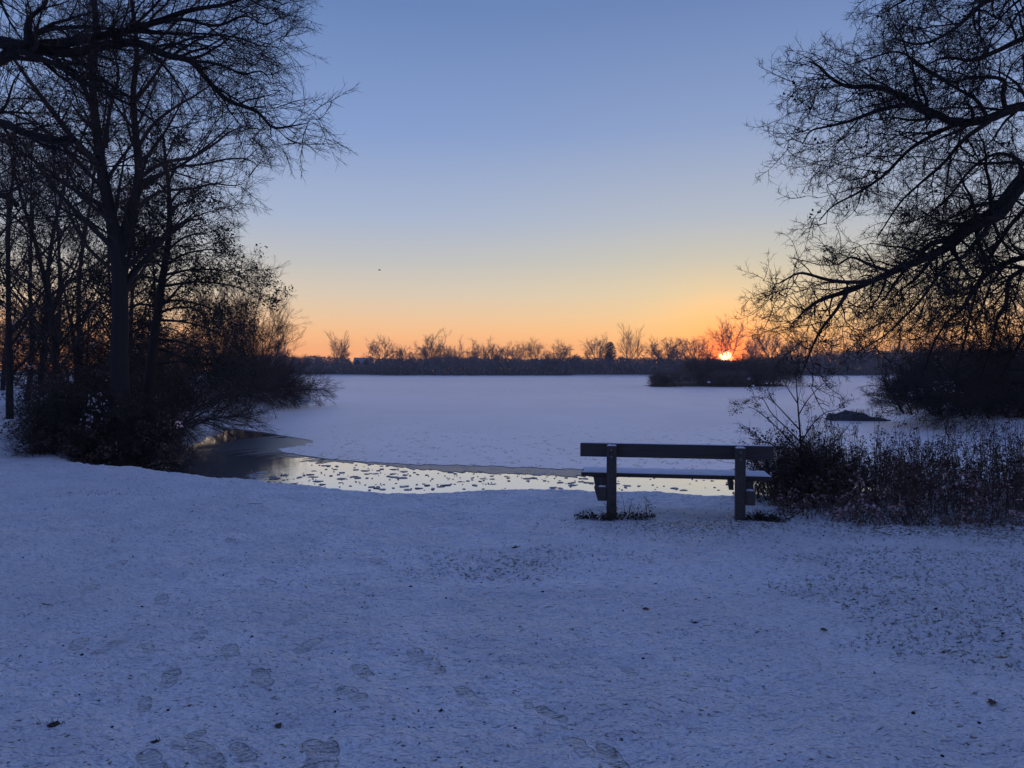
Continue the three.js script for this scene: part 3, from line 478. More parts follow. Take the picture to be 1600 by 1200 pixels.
{
  const T = [[18, 21, 8.5, 0.5, 'slender leaf-hung tree at the far left edge of the picture'], [62, 24, 10, 0.55, 'thin dark tree second from the left edge, dead leaves in its crown'], [105, 19, 8, 0.5, 'thin leaning tree just left of the twin stems, crown full of dead leaves'], [135, 27, 10.5, 0.3, 'tall slim tree far behind the twin stems on the left bank'], [-40, 17, 8, 0.6, 'bare tree half cut by the left picture edge'], [40, 28, 10, 0.7, 'dark tree in the back row between the two leftmost trees'], [85, 30, 9.5, 0.7, 'dark tree in the back row, left of the leaning one'], [120, 33, 9, 0.7, 'farthest tree of the left wood, behind the leaning one'], [5, 33, 11, 0.6, 'tall tree in the back row at the left edge'], [185, 29, 8, 0.7, 'dark tree in the back row right behind the twin stems'], [160, 22, 8, 0.6, 'short leaf-hung tree close behind the foot of the twin stems'], [215, 32, 10, 0.2, 'bare tree deep in the wood, right of the twin stems']];
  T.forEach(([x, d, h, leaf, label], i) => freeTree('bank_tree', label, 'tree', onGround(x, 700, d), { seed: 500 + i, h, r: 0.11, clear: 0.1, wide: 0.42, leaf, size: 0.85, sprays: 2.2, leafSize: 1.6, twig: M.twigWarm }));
  // undergrowth thickets on the left bank and dark hollies behind
  const B = [[150, 15.4, 1.35, 'dark tangled bush at the water corner left of the twin stems'], [172, 15.2, 1.2, 'bramble bush at the foot of the twin stems'], [178, 16.2, 1.0, 'low bush at the water edge by the foot of the twin stems, lowest there'], [140, 18, 1.5, 'dim bush beside the snowy path on the left'], [10, 40, 4.4, 'broad bush closing the end of the left path'], [125, 24, 3.3, 'tall dim thicket behind the twin stems'], [170, 25, 3.5, 'dense thicket deep behind the leafy tree'], [-90, 36, 3.4, 'thicket cut by the left picture edge'], [240, 28, 2.9, 'thicket behind the leafy tree above the water']];
  B.forEach(([x, d, h, label], i) => freeTree('bush', label, 'bush', onGround(x, 700, d), { seed: 600 + i, h, r: 0.022, stems: 11, lean: 0.55, foot: 0.45, levels: 3, clear: 0.05, wide: 0.5, sprays: 7 / h, sprayFrom: 1, size: 0.5, leaf: 0.75, leafSize: 1.1, leafGeo: i % 2 ? brambleLeaves : alderLeaves, leafMat: i % 2 ? M.brambleLeaf : M.darkLeaf, droop: -0.1, snow: 0.03, P: { sprayFrom: 1, tip: 0.003 } }));
  // willow scrub reaching out over the ice
  const Wl = [[330, 24, 1.9, 0.9, 'low shrub drooping onto the dark water under the leafy tree'], [350, 34, 2.4, 0.8, 'grey shrub sprawling on the ice behind the leafy tree'], [395, 42, 2.7, 0.9, 'sprawling bare shrub on the left bank, middle of those reaching over the ice'], [452, 47, 2.6, 1.4, 'bare shrub whose branches lie furthest out on the ice'], [370, 38, 5.6, 0.25, 'upright willow rising behind the leafy tree into the orange sky'], [405, 62, 6.5, 0.2, 'fine-twigged willow standing against the sky at the edge of the left wood']];
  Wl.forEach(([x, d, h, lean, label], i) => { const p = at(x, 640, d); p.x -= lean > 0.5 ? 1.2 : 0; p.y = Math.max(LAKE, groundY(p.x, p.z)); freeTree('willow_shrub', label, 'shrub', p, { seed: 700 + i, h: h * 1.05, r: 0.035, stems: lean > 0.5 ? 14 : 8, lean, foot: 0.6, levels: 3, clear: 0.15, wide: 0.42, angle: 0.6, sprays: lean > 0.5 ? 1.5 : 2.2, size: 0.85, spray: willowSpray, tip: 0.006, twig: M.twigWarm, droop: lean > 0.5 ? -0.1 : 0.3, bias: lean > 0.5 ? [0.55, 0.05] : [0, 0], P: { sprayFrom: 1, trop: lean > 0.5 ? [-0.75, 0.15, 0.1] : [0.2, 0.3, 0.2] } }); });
}
// ---- right bank: shrubs on the spit, sapling and brambles by the bench
{
  const S = [[1455, 31, 1.2, 'dark shrub at the tip of the right bank, behind the mound'], [1505, 29, 1.7, 'round dark shrub second from the tip of the right bank'], [1560, 27, 1.5, 'dense shrub in the middle of the right bank'], [1600, 26, 1.75, 'dense shrub on the right bank at the picture edge'], [1530, 37, 2.7, 'taller dim shrub in the back row of the right bank'], [1580, 35, 2.2, 'taller dim shrub behind the right bank near the picture edge'], [1480, 40, 1.9, 'farthest dim shrub behind the tip of the right bank'], [1660, 31, 2, 'shrub on the right bank just at the edge']];
  S.forEach(([x, d, h, label], i) => { const p = at(x, 640, d); p.y = Math.max(-0.45, groundY(p.x, p.z)); freeTree('bank_shrub', label, 'shrub', p, { seed: 800 + i, h, r: 0.035, stems: 14, lean: 0.6, foot: 1.0, levels: 3, clear: 0.05, wide: 0.5, sprays: 3, size: 0.8, leaf: 0.4, leafSize: 1.1, snow: 0.12, twig: M.twig, droop: -0.1, P: { sprayFrom: 1 } }); });
  const p = onGround(1252, 770, 9.7), R = rng(909), o = thing('sapling', 'leaning young tree with a few clinging leaves, right of the bench', 'tree'), sp = [];
  const P = { seg: [8, 6, 5], sides: [5, 4, 3], wander: [0.1, 0.12, 0.16], trop: [0, 0.05, 0], kids: [2.2, 3], from: [0.25, 0.2], angle: [0.7, 0.7], ratio: [0.35, 0.45], max: [4, 0.6, 0.3], rr: [0.5, 0.6], tip: 0.0018, sprays: 2.2, sprayFrom: 1, sprayTrop: -0.05, spraySize: 0.22 };
  const L = [[[[1254, 740], [1252, 700], [1248, 650], [1245, 610], [1243, 585]], 9.7, 9.6, 0.02, 0.004, 'trunk'], [[[1254, 712], [1235, 690], [1218, 672], [1200, 655], [1180, 640], [1168, 635]], 9.7, 9.4, 0.012, 0.003], [[[1250, 690], [1228, 668], [1205, 645], [1190, 622], [1172, 620]], 9.7, 9.9, 0.011, 0.003], [[[1250, 672], [1225, 645], [1205, 622], [1196, 600]], 9.7, 9.4, 0.01, 0.003], [[[1247, 650], [1262, 625], [1280, 605], [1298, 590]], 9.6, 9.4, 0.009, 0.003], [[[1246, 630], [1230, 605], [1220, 588]], 9.6, 9.8, 0.008, 0.003], [[[1252, 690], [1272, 660], [1290, 645], [1310, 640]], 9.7, 9.9, 0.01, 0.003], [[[1254, 725], [1225, 705], [1195, 690], [1170, 685]], 9.7, 9.3, 0.01, 0.003], [[[1255, 735], [1280, 705], [1305, 690], [1330, 660]], 9.7, 9.9, 0.01, 0.003]];
  for (const [pts, d0, d1, r0, r1, name] of L) limb(o, pts, d0, d1, r0, r1, P, R, sp, M.bark, 0.06, name ?? 'branch', name ? [p.clone().add(V(0, -0.05, 0))] : null);
  instanced(o, 'twigs', fineSpray, M.twig, sp);
  const lv = []; for (let k = 0; k < 240; k++) { const m = sp[Math.floor(R() * sp.length)]; lv.push(placed(V(0, R(), 0).applyMatrix4(m), DIRS(R), R() * 6, 0.25 + 0.25 * R())); }
  instanced(o, 'leaves', deadLeaves, M.deadLeaf, lv);
  const K = [[1230, 9.4, 0.84, 'dark leafy bush between the bench end and the leaning sapling'], [1285, 9.6, 0.6, 'dark leafy bush just right of the leaning sapling']];
  K.forEach(([x, d, h, label], i) => freeTree('bush', label, 'bush', onGround(x, 780, d), { seed: 900 + i, h, r: 0.012, stems: 12, lean: 0.5, foot: 0.18, levels: 3, clear: 0.05, wide: 0.35, sprays: 9, size: 0.22, leaf: 0.9, leafSize: 0.6, leafGeo: brambleLeaves, leafMat: M.brambleLeaf, tip: 0.002, P: { sprayFrom: 1 } }));
}
{ // brambles and dead stalks along the right bank: nobody could count them
  const R = rng(1001), g = thing('bramble_thicket', 'tangled dark brambles and dead stalks along the right bank', 'brambles'); delete g.userData.category; g.userData.kind = 'stuff';
  const st = new Tubes(), lv = [], heads = [], col = [];
  const front = (x) => 7.9 - 0.12 * (x - 4) + 0.3 * (vnoise(x * 1.3, 5, 71) - 0.5);
  for (let k = 0; k < 1000; k++) {
    const x = 3.0 + 6.2 * R(), d = front(x) + 2.9 * Math.pow(R(), 1.1), y0 = groundY(x, -d), edge = sstep(0, 0.9, d - front(x)) * sstep(2.8, 3.8, x), h = (0.1 + 0.3 * edge) * (0.4 + 0.85 * R()), a = R() * 6.28, run = (0.2 + 0.45 * R()) * (0.4 + 0.8 * edge), pts = [], rr = [];
    for (let s = 0; s <= 6; s++) { const t = s / 6; pts.push(V(x + Math.cos(a) * run * t * t, y0 + h * Math.sin(t * (1.7 + 1.1 * R())), -d + Math.sin(a) * run * t * t)); rr.push(0.0042 * (1 - 0.7 * t)); }
    st.add(pts, rr, 3);
    for (let s = 0; s < 4; s++) { if (R() < 0.3) continue; const q = pts[2 + Math.floor(R() * 5)]; lv.push(placed(q, DIRS(R), R() * 6, 0.4 + 0.55 * R())); const w = R() < 0.2 ? 5 + 4 * R() : 0.9 + 1.2 * R(); col.push(new THREE.Color().setRGB(w, w, w * (w > 2 ? 1.3 : 1))); }
  }
  for (let k = 0; k < 900; k++) {   // upright stalks with seed heads
    const x = 3.4 + 6 * R(), d = front(x) + 0.5 + 2.6 * R(), y0 = groundY(x, -d), h = 0.45 + 0.75 * R() * R() + 0.15 * R(), lx = (R() - 0.5) * 0.3, lz = (R() - 0.5) * 0.3, pts = [], rr = [];
    for (let s = 0; s <= 4; s++) { const t = s / 4; pts.push(V(x + lx * t * t, y0 + h * t, -d + lz * t * t)); rr.push(0.0035 * (1 - 0.5 * t)); }
    st.add(pts, rr, 3);
    for (let s = 0; s < 3; s++) { const q = pts[2 + Math.floor(R() * 2)], e = [q.clone(), q.clone().add(V((R() - 0.5) * 0.16, 0.1 + 0.08 * R(), (R() - 0.5) * 0.16))]; st.add(e, [0.0022, 0.0012], 3); heads.push(placed(e[1], DIRS(R), R() * 6, 0.2 + 0.25 * R())); }
    heads.push(placed(pts[4], DIRS(R), R() * 6, 0.3 + 0.3 * R()));
  }
  part(g, 'stems', st.build(), M.bramble); instanced(g, 'leaves', brambleLeaves, M.brambleLeaf, lv, col); instanced(g, 'seed_heads', deadLeaves, M.deadLeaf, heads);
}
{ // mound frozen in by the right bank
  const c = at(1338, 657, 33.2), prof = curve([[-1.25, 0.14], [-1.15, 0.3], [-0.9, 0.27], [-0.55, 0.4], [-0.1, 0.41], [0.25, 0.3], [0.6, 0.17], [1.0, 0.14], [1.4, 0.06]]), g = new THREE.PlaneGeometry(2.65, 1, 70, 22); g.rotateX(-Math.PI / 2);
  { const p = g.attributes.position; for (let i = 0; i < p.count; i++) { const x = p.getX(i) + 0.075, t = p.getZ(i) * 2, n = fbm(x * 6 + 9, t * 4, 61), w = 0.55 * Math.sqrt(Math.max(0.02, 1 - Math.pow((x - 0.075) / 1.34, 4))); p.setXYZ(i, x, prof(x) * Math.sqrt(Math.max(0, 1 - t * t)) * (0.6 + 0.8 * n) - 0.02, t * w * (0.85 + 0.3 * n)); } }
  g.computeVertexNormals();
  const o = thing('mound', 'low dark snow-dusted mound frozen into the ice before the right bank', 'mound'); o.position.set(c.x, LAKE + 0.01, c.z); o.rotation.y = -0.12;
  part(o, 'body', g, std(0.09, 0.09, 0.095, 0.95, { bumpMap: barkBump, bumpScale: 0.03 }));
  const R = rng(61), t = new Tubes(); for (let k = 0; k < 160; k++) { const a = R() * 6.28, r = R(), q = V(Math.cos(a) * 1.2 * r, 0.28 * (1 - r * r), Math.sin(a) * 0.55 * r); t.add([q, q.clone().add(V((R() - 0.5) * 0.25, 0.1 + 0.16 * R(), (R() - 0.5) * 0.2))], [0.008, 0.003], 3); }
  part(o, 'dead_grass', t.build(), M.straw, 'stuff');
}

// ---- the wood behind the viewer, which takes the west sky from the nearest snow
{
  const first = freeTree('wood_tree', 'tall bare tree of the wood behind the viewer', 'tree', V(-3.5, 0, 4.5), { seed: 2100, h: 12, r: 0.2, clear: 0.15, wide: 0.5, sprays: 1.6, size: 1.1, leaf: 0.8, leafSize: 2.6, group: 'trees of the wood behind the viewer' });
  for (const [x, z, a, k] of [[3.2, 4, 1.1, 1.05], [0.2, 7, 2.3, 1.15], [8, 3.5, 3.4, 1.0], [-9, 5, 4.2, 1.1], [12, 8, 5.2, 1.2], [-14, 9, 0.6, 1.2], [6, 10, 1.9, 1.25], [-5.5, 10, 2.8, 1.2], [15, 1, 4.6, 1.1]]) { const c = first.clone(); c.name = numbered('wood_tree'); c.userData = { ...first.userData }; c.position.set(x, 0, z); c.rotation.y = a; c.scale.setScalar(k); scene.add(c); }
}

// ---------------------------------------------------------------- the bench
{
  const wood = texture(512, 256, (i, j) => { const n = fbm(i / 60, j / 5, 31, 3), f = vnoise(i / 14, j * 0.9, 35); return [0.235 + 0.11 * n + 0.05 * f, 0.225 + 0.1 * n + 0.05 * f, 0.215 + 0.09 * n + 0.05 * f]; }, true);
  const wb = texture(512, 256, (i, j) => 0.5 * fbm(i / 60, j / 5, 31, 3) + 0.5 * vnoise(i / 14, j * 0.9, 35));
  const m = new THREE.MeshStandardMaterial({ map: wood, bumpMap: wb, bumpScale: 0.004, roughness: 0.8 });
  const o = thing('park_bench', 'dark wooden park bench facing the frozen lake, snow on its seat', 'bench'); o.position.set(bench.x, 0, bench.z); o.rotation.y = -Math.atan2(0.25, 1.325);
  o.position.y = groundY(bench.x, bench.z) - 0.005;
  const steel = std(0.25, 0.24, 0.23, 0.5, { metalness: 0.8 });
  const box = (w, h, d, x, y, z, r = 0.012) => { const g = new RoundedBoxGeometry(w, h, d, 2, r); g.translate(x, y, z); return g; };
  const R = rng(5);
  const snowSlab = (w, d, h, x, y, z, seed) => {   // uneven snow lying on a flat top
    const nx = Math.max(4, Math.round(w / 0.02)), nz = Math.max(3, Math.round(d / 0.02)), g = new THREE.BoxGeometry(w, h, d, nx, 1, nz), p = g.attributes.position;
    for (let i = 0; i < p.count; i++) { const X = p.getX(i), Y = p.getY(i), Z = p.getZ(i), e = Math.min(w / 2 - Math.abs(X), d / 2 - Math.abs(Z)); if (Y > 0) p.setY(i, h * (-0.5 + sstep(-0.004, 0.014, e) * (0.5 + 0.9 * vnoise(X * 26 + seed, Z * 40, seed)))); p.setX(i, X * (1 - 0.006 * vnoise(Z * 90, seed, 3))); }
    g.computeVertexNormals(); g.translate(x, y + h / 2, z); return g;
  };
  for (const s of [-1, 1]) {
    const post = part(o, 'post', box(0.104, 1.0, 0.11, s * 0.675, 0.28, 0), m);
    for (const by of [0.68, 0.755]) { const b = new THREE.CylinderGeometry(0.011, 0.012, 0.012, 10); b.rotateX(Math.PI / 2); b.translate(s * 0.675, by - 0.02, 0.06); part(post, 'bolt', b, steel); }
    part(post, 'snow_cap', snowSlab(0.098, 0.1, 0.012, s * 0.675, 0.778, 0, 7 + s), M.snow);
    const sh = new THREE.Shape([[0.055, 0.185], [0.055, 0.325], [-0.07, 0.33], [-0.12, 0.412], [-0.52, 0.418], [-0.53, 0.33], [-0.3, 0.21]].map(([a, b]) => new THREE.Vector2(a, b)));
    const g = new THREE.ExtrudeGeometry(sh, { depth: 0.085, bevelEnabled: true, bevelSize: 0.005, bevelThickness: 0.005, bevelSegments: 1 }); g.rotateY(-Math.PI / 2); g.translate(s * 0.775 + 0.0425, 0, 0);
    { const p = g.attributes.position; for (let i = 0; i < p.count; i++) { const z = p.getZ(i), y = p.getY(i), x = p.getX(i); if (s < 0 && x < -0.79) p.setX(i, x - 0.06 * sstep(0.18, 0.42, y)); } g.computeVertexNormals(); }
    const bearer = part(o, 'bearer', g, m); part(bearer, 'snow_cap', snowSlab(0.08, 0.1, 0.008, s * 0.775, 0.331, 0.005, 3 + s), M.snow);
    const br = new THREE.Shape([[-0.06, 0.32], [-0.06, 0.415], [-0.3, 0.415]].map(([a, b]) => new THREE.Vector2(a, b))), bg = new THREE.ExtrudeGeometry(br, { depth: 0.05, bevelEnabled: false }); bg.rotateY(-Math.PI / 2); bg.translate(s * 0.59 + 0.025, 0, 0);
    if (s > 0) part(o, 'brace', bg, m);
  }
  const rail = part(o, 'back_rail', box(2.05, 0.15, 0.05, 0.0, 0.72, -0.082), m); part(rail, 'snow_cap', snowSlab(2.03, 0.044, 0.006, 0, 0.795, -0.082, 4), M.snow);
  for (let k = 0; k < 3; k++) { const z = -0.125 - 0.15 * k; const pl = part(o, 'seat_plank', box(2.04, 0.045, 0.138, -0.005 * k, 0.441, z - 0.06), m); part(pl, 'snow_cover', snowSlab(2.02, 0.128, 0.011, -0.005 * k, 0.4635, z - 0.06, 11 + k), M.snow); }
}
// weeds at the foot of the posts
{
  const W = [[932, 811, 0.1, 60, 0.07, 'low dead weeds left of the bench\'s left post'], [980, 810, 0.14, 64, 0.19, 'dead weeds with tall seed heads right of the bench\'s left post'], [1192, 815, 0.12, 110, 0.09, 'matted grass clump right of the bench\'s right post']];
  W.forEach(([px, py, spread, n, h, label], i) => {
    const R = rng(1200 + i), o = thing('weed_tuft', label, 'weeds'), d = EYE * F / (py - 578), c = V((px - 800) / F * d, 0, -d); c.y = groundY(c.x, c.z); o.position.copy(c);
    const t = new Tubes(), lv = [];
    for (let k = 0; k < n; k++) { const a = R() * 6.28, r = spread * Math.sqrt(R()) * 1.4, b = V(Math.cos(a) * r * 1.5, -0.01, Math.sin(a) * r * 0.6), tall = R() < 0.25 ? 1 : 0.35, e = b.clone().add(V((R() - 0.4) * 0.14, h * tall * (0.7 + 0.5 * R()), (R() - 0.5) * 0.1)); t.add([b, b.clone().lerp(e, 0.5).add(V(0, 0.012, 0)), e], [0.004, 0.0032, 0.0016], 3); lv.push(placed(tall === 1 ? e : b.clone().add(V(0, 0.02 * R(), 0)), DIRS(R), R() * 6, tall === 1 ? 0.2 + 0.14 * R() : 0.4 + 0.3 * R())); }
    part(o, 'stalks', t.build(), M.straw, 'stuff'); instanced(o, 'leaves', deadLeaves, M.darkLeaf, lv);
  });
}
// ---------------------------------------------------------------- small things on the snow
{
  const R = rng(1300), blade = new Tubes(); for (let k = 0; k < 5; k++) { const a = R() * 6.28, e = V(Math.cos(a) * 0.02, 0.035 + 0.02 * R(), Math.sin(a) * 0.02), b = V((R() - 0.5) * 0.02, -0.006, (R() - 0.5) * 0.02); blade.add([b, b.clone().lerp(e, 0.5).add(V(0, 0.006, 0)), e], [0.0016, 0.0013, 0.0004], 3); }
  const bg = blade.build(), mats = [];
  for (let k = 0; k < 60000 && mats.length < 9000; k++) { const z = -2.6 - 8 * R(), x = (R() - 0.5) * 14, q = 0.004 + 0.3 * roughGrass(x, z) + 0.5 * worn(x, z) + 0.8 * thicket(x, z); if (R() > q) continue; mats.push(placed(V(x, groundY(x, z) + lumps(x, z), z), V((R() - 0.5) * 1.2, 1, (R() - 0.5) * 1.2), R() * 6.28, 0.22 + 0.4 * R())); }
  const gr = instanced(scene, 'grass', bg, M.straw, mats); gr.userData.label = 'short dead grass poking through the snow';
  const flake = new THREE.IcosahedronGeometry(0.5, 1), p = flake.attributes.position; for (let i = 0; i < p.count; i++) { const x = p.getX(i), y = p.getY(i), z = p.getZ(i), n = 0.7 + 0.6 * vnoise(x * 3 + 5, z * 3 + y * 5, 8); p.setXYZ(i, x * n, y * 0.6 * n, z * n); } flake.computeVertexNormals();
  const fm = []; for (let k = 0; k < 480; k++) { const d = 2.9 + 7 * Math.pow(R(), 0.9), x = (R() - 0.5) * 1.5 * d, z = -d; if (inland(x, d) < 0.1) continue; const s = 0.005 + 0.017 * Math.pow(R(), 3); fm.push(placed(V(x, groundY(x, z) + lumps(x, z) + 0.001, z), V((R() - 0.5) * 0.6, 1, (R() - 0.5) * 0.6), R() * 6.28, s * (0.8 + R()), s, s)); }
  const lm = instanced(scene, 'soil_crumbs', flake, std(0.03, 0.026, 0.022, 0.95), fm); lm.userData.label = 'dark crumbs of soil scattered over the snow';
  // the single leaves and clods that stand out
  const leafG = new THREE.CircleGeometry(0.5, 14), lp = leafG.attributes.position; for (let i = 0; i < lp.count; i++) { const x = lp.getX(i), y = lp.getY(i), a = Math.atan2(y, x), lobe = 1 + 0.13 * Math.cos(a * 7); lp.setXYZ(i, x * lobe * 0.72, y * lobe, 0.35 * x * x * 2 + 0.16 * y * y); } leafG.rotateX(-Math.PI / 2); leafG.computeVertexNormals();
  const spot = (px, py) => { const d = EYE * F / (py - 578), x = (px - 800) / F * d; return V(x, groundY(x, -d) + lumps(x, -d), -d); };
  const bl = std(0.09, 0.055, 0.035, 0.8, { side: THREE.DoubleSide });
  const leafAt = (px, py, s, a, label) => { const o = thing('fallen_leaf', label, 'leaf'); o.position.copy(spot(px, py)); o.position.y += 0.004; o.rotation.set(0.1, a, 0.15); part(o, 'blade', leafG.clone().scale(s, s, s), bl); const st = new Tubes(); st.add([V(0, 0.004, 0.45 * s), V(0.1 * s, 0.008, 0.8 * s)], [0.0012, 0.0008], 3); part(o, 'stalk', st.build(), bl); };
  leafAt(432, 1137, 0.045, 0.4, 'curled brown leaf lying alone in the snow at lower left');
  leafAt(1010, 955, 0.045, 1.4, 'greyish leaf on the snow halfway between the bench and the bottom edge');
  leafAt(1556, 1113, 0.05, 2.2, 'dead leaf in the snow near the lower right corner');
  leafAt(1290, 988, 0.042, 1.1, 'long dead leaf on the snow below the bench\'s right post');
  const clodAt = (px, py, s, label) => { const o = thing('turf_clod', label, 'clod'); o.position.copy(spot(px, py)); const R2 = rng(px), g = flake.clone(); g.scale(s * 1.5, s * 0.55, s); part(o, 'soil', g, std(0.028, 0.025, 0.02, 0.95)); const t = new Tubes(); for (let k = 0; k < 14; k++) { const b = V((R2() - 0.5) * s * 1.6, 0, (R2() - 0.5) * s), e = b.clone().add(V((R2() - 0.5) * s * 1.2, s * (0.2 + 0.4 * R2()), (R2() - 0.5) * s)); t.add([b, e], [0.002, 0.0006], 3); } part(o, 'grass_blades', t.build(), M.straw, 'stuff'); };
  clodAt(78, 1138, 0.06, 'dark ragged turf clod in the snow near the lower left corner');
  clodAt(806, 855, 0.05, 'small dark clod on the clean snow left of the bench');
  clodAt(238, 1166, 0.035, 'torn turf among the boot prints at the bottom left');
  clodAt(1088, 980, 0.032, 'small grass clod in the snow straight below the bench');
  const stickAt = (px, py, l, a, label) => { const o = thing('twig', label, 'twig'); o.position.copy(spot(px, py)); o.position.y += 0.004; const t = new Tubes(); t.add([V(-l / 2, 0, 0), V(-l * 0.1, 0.006, 0.01), V(l / 2, 0.002, -0.008)], [0.004, 0.0035, 0.002], 5); part(o, 'stem', t.build(), M.twig); o.rotation.y = a; };
  stickAt(70, 953, 0.11, -0.5, 'short dark twig on the snow at the left edge'); stickAt(395, 790, 0.2, 0.05, 'dark twig on the snow below the open water');
}

// ---------------------------------------------------------------- the island with its scrub
{
  const c = at(1120, 604, 101), g = new THREE.SphereGeometry(1, 48, 12, 0, 6.2832, 0, Math.PI / 2), p = g.attributes.position;
  for (let i = 0; i < p.count; i++) { const x = p.getX(i), z = p.getZ(i), n = 0.85 + 0.3 * vnoise(x * 4 + 3, z * 4, 7); p.setXYZ(i, x * 9.2 * n, p.getY(i) * 0.5 - 0.05, z * 5 * n); } g.computeVertexNormals();
  const isl = setting('island', g, std(0.10, 0.085, 0.07, 1), 'low dark island in the ice under the rising sun'); isl.position.set(c.x + 1.2, LAKE, c.z - 5);
  const I = [[1052, 100, 1.6, 1.1, 'low bare shrub overhanging the left tip of the island'], [1092, 103, 3.2, 0.45, 'shrub on the island left of the sun'], [1125, 104, 1.7, 0.7, 'shrub on the island right below the sun'], [1160, 103, 2.4, 0.6, 'shrub on the island just right of the sun'], [1195, 102, 3.3, 0.5, 'shrub on the right part of the island'], [1225, 103, 3.0, 0.7, 'shrub at the right tip of the island behind the sapling'], [1110, 107, 2.3, 0.5, 'back shrub of the island, left of the sun'], [1178, 107, 3.4, 0.4, 'back shrub of the island, right of the sun'], [1140, 99, 1.3, 0.9, 'lowest shrub at the front of the island below the sun']];
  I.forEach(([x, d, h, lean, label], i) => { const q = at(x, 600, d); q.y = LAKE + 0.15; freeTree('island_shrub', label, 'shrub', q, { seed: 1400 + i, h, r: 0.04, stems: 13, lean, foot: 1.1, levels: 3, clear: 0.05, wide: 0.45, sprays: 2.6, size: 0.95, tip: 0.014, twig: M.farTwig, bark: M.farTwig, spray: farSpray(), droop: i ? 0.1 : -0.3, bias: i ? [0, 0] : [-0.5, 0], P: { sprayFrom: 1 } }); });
  const R = rng(1450); for (const [x, y, s, label] of [[1163, 596, 0.3, 'larger white snow lump among the island twigs'], [1170, 592, 0.22, 'upper white snow lump among the island twigs'], [1108, 597, 0.2, 'snow lump at the foot of the island below the sun']]) { const g2 = new THREE.IcosahedronGeometry(s, 2), pp = g2.attributes.position; for (let i = 0; i < pp.count; i++) { const n = 0.7 + 0.6 * vnoise(pp.getX(i) * 4, pp.getY(i) * 4 + pp.getZ(i) * 3, 9); pp.setXYZ(i, pp.getX(i) * n, pp.getY(i) * 0.7 * n, pp.getZ(i) * n); } g2.computeVertexNormals(); const q = at(x, y, 98.5), o = thing('snow_lump', label, 'snow'); o.position.copy(q); part(o, 'snow', g2, M.snow); }
  // a white bird standing on the ice before the island
  const q = at(1177, 604.5, 97), o = thing('white_bird', 'tiny white bird resting on the ice before the island', 'bird'); o.position.set(q.x, LAKE + 0.03, q.z); o.rotation.y = 0.5;
  const w = std(0.85, 0.85, 0.85, 0.6), prof = [[0, -0.32], [0.07, -0.24], [0.13, -0.08], [0.15, 0.05], [0.11, 0.18], [0.05, 0.28], [0, 0.33]].map(([r, y]) => new THREE.Vector2(r, y)), bgm = new THREE.LatheGeometry(prof, 14); bgm.rotateZ(Math.PI / 2 - 0.12); bgm.translate(0, 0.14, 0); part(o, 'body', bgm, w);
  const nk = new Tubes(); nk.add([V(-0.22, 0.17, 0), V(-0.3, 0.27, 0), V(-0.29, 0.38, 0), V(-0.34, 0.45, 0), V(-0.4, 0.44, 0)], [0.055, 0.035, 0.03, 0.038, 0.028], 8); part(o, 'neck', nk.build(), w); const bk = new THREE.ConeGeometry(0.018, 0.08, 6); bk.rotateZ(Math.PI / 2); bk.translate(-0.45, 0.43, 0); part(o, 'beak', bk, std(0.4, 0.15, 0.03, 0.6));
}
{ // a bird far up over the lake
  const o = thing('flying_bird', 'tiny dark bird flying high over the lake left of centre', 'bird'); o.position.copy(at(593, 422, 130)); o.rotation.y = 0.6;
  const prof = [[0, -0.28], [0.04, -0.2], [0.07, 0], [0.05, 0.16], [0.03, 0.24], [0, 0.28]].map(([r, y]) => new THREE.Vector2(r, y)), g = new THREE.LatheGeometry(prof, 10); g.rotateZ(-Math.PI / 2); const m = std(0.03, 0.03, 0.03, 0.9, { side: THREE.DoubleSide }); part(o, 'body', g, m);
  for (const s of [-1, 1]) { const t = new Tubes(), a = V(0.1, 0.02, 0), b = V(-0.1, 0.02, 0), c = V(0.08, 0.12, s * 0.25), d = V(-0.1, 0.12, s * 0.24), e = V(-0.08, 0.05, s * 0.5); t.tri(a, b, c); t.tri(b, d, c); t.tri(c, d, e); part(o, 'wing', t.build(), m); }
}
var _far; function farSpray() { return _far ??= spray(14, { r: 0.02, wander: 0.14, side: 9, angle: 0.7, len: 0.55, sub: 2, trop: 0.1 }); }

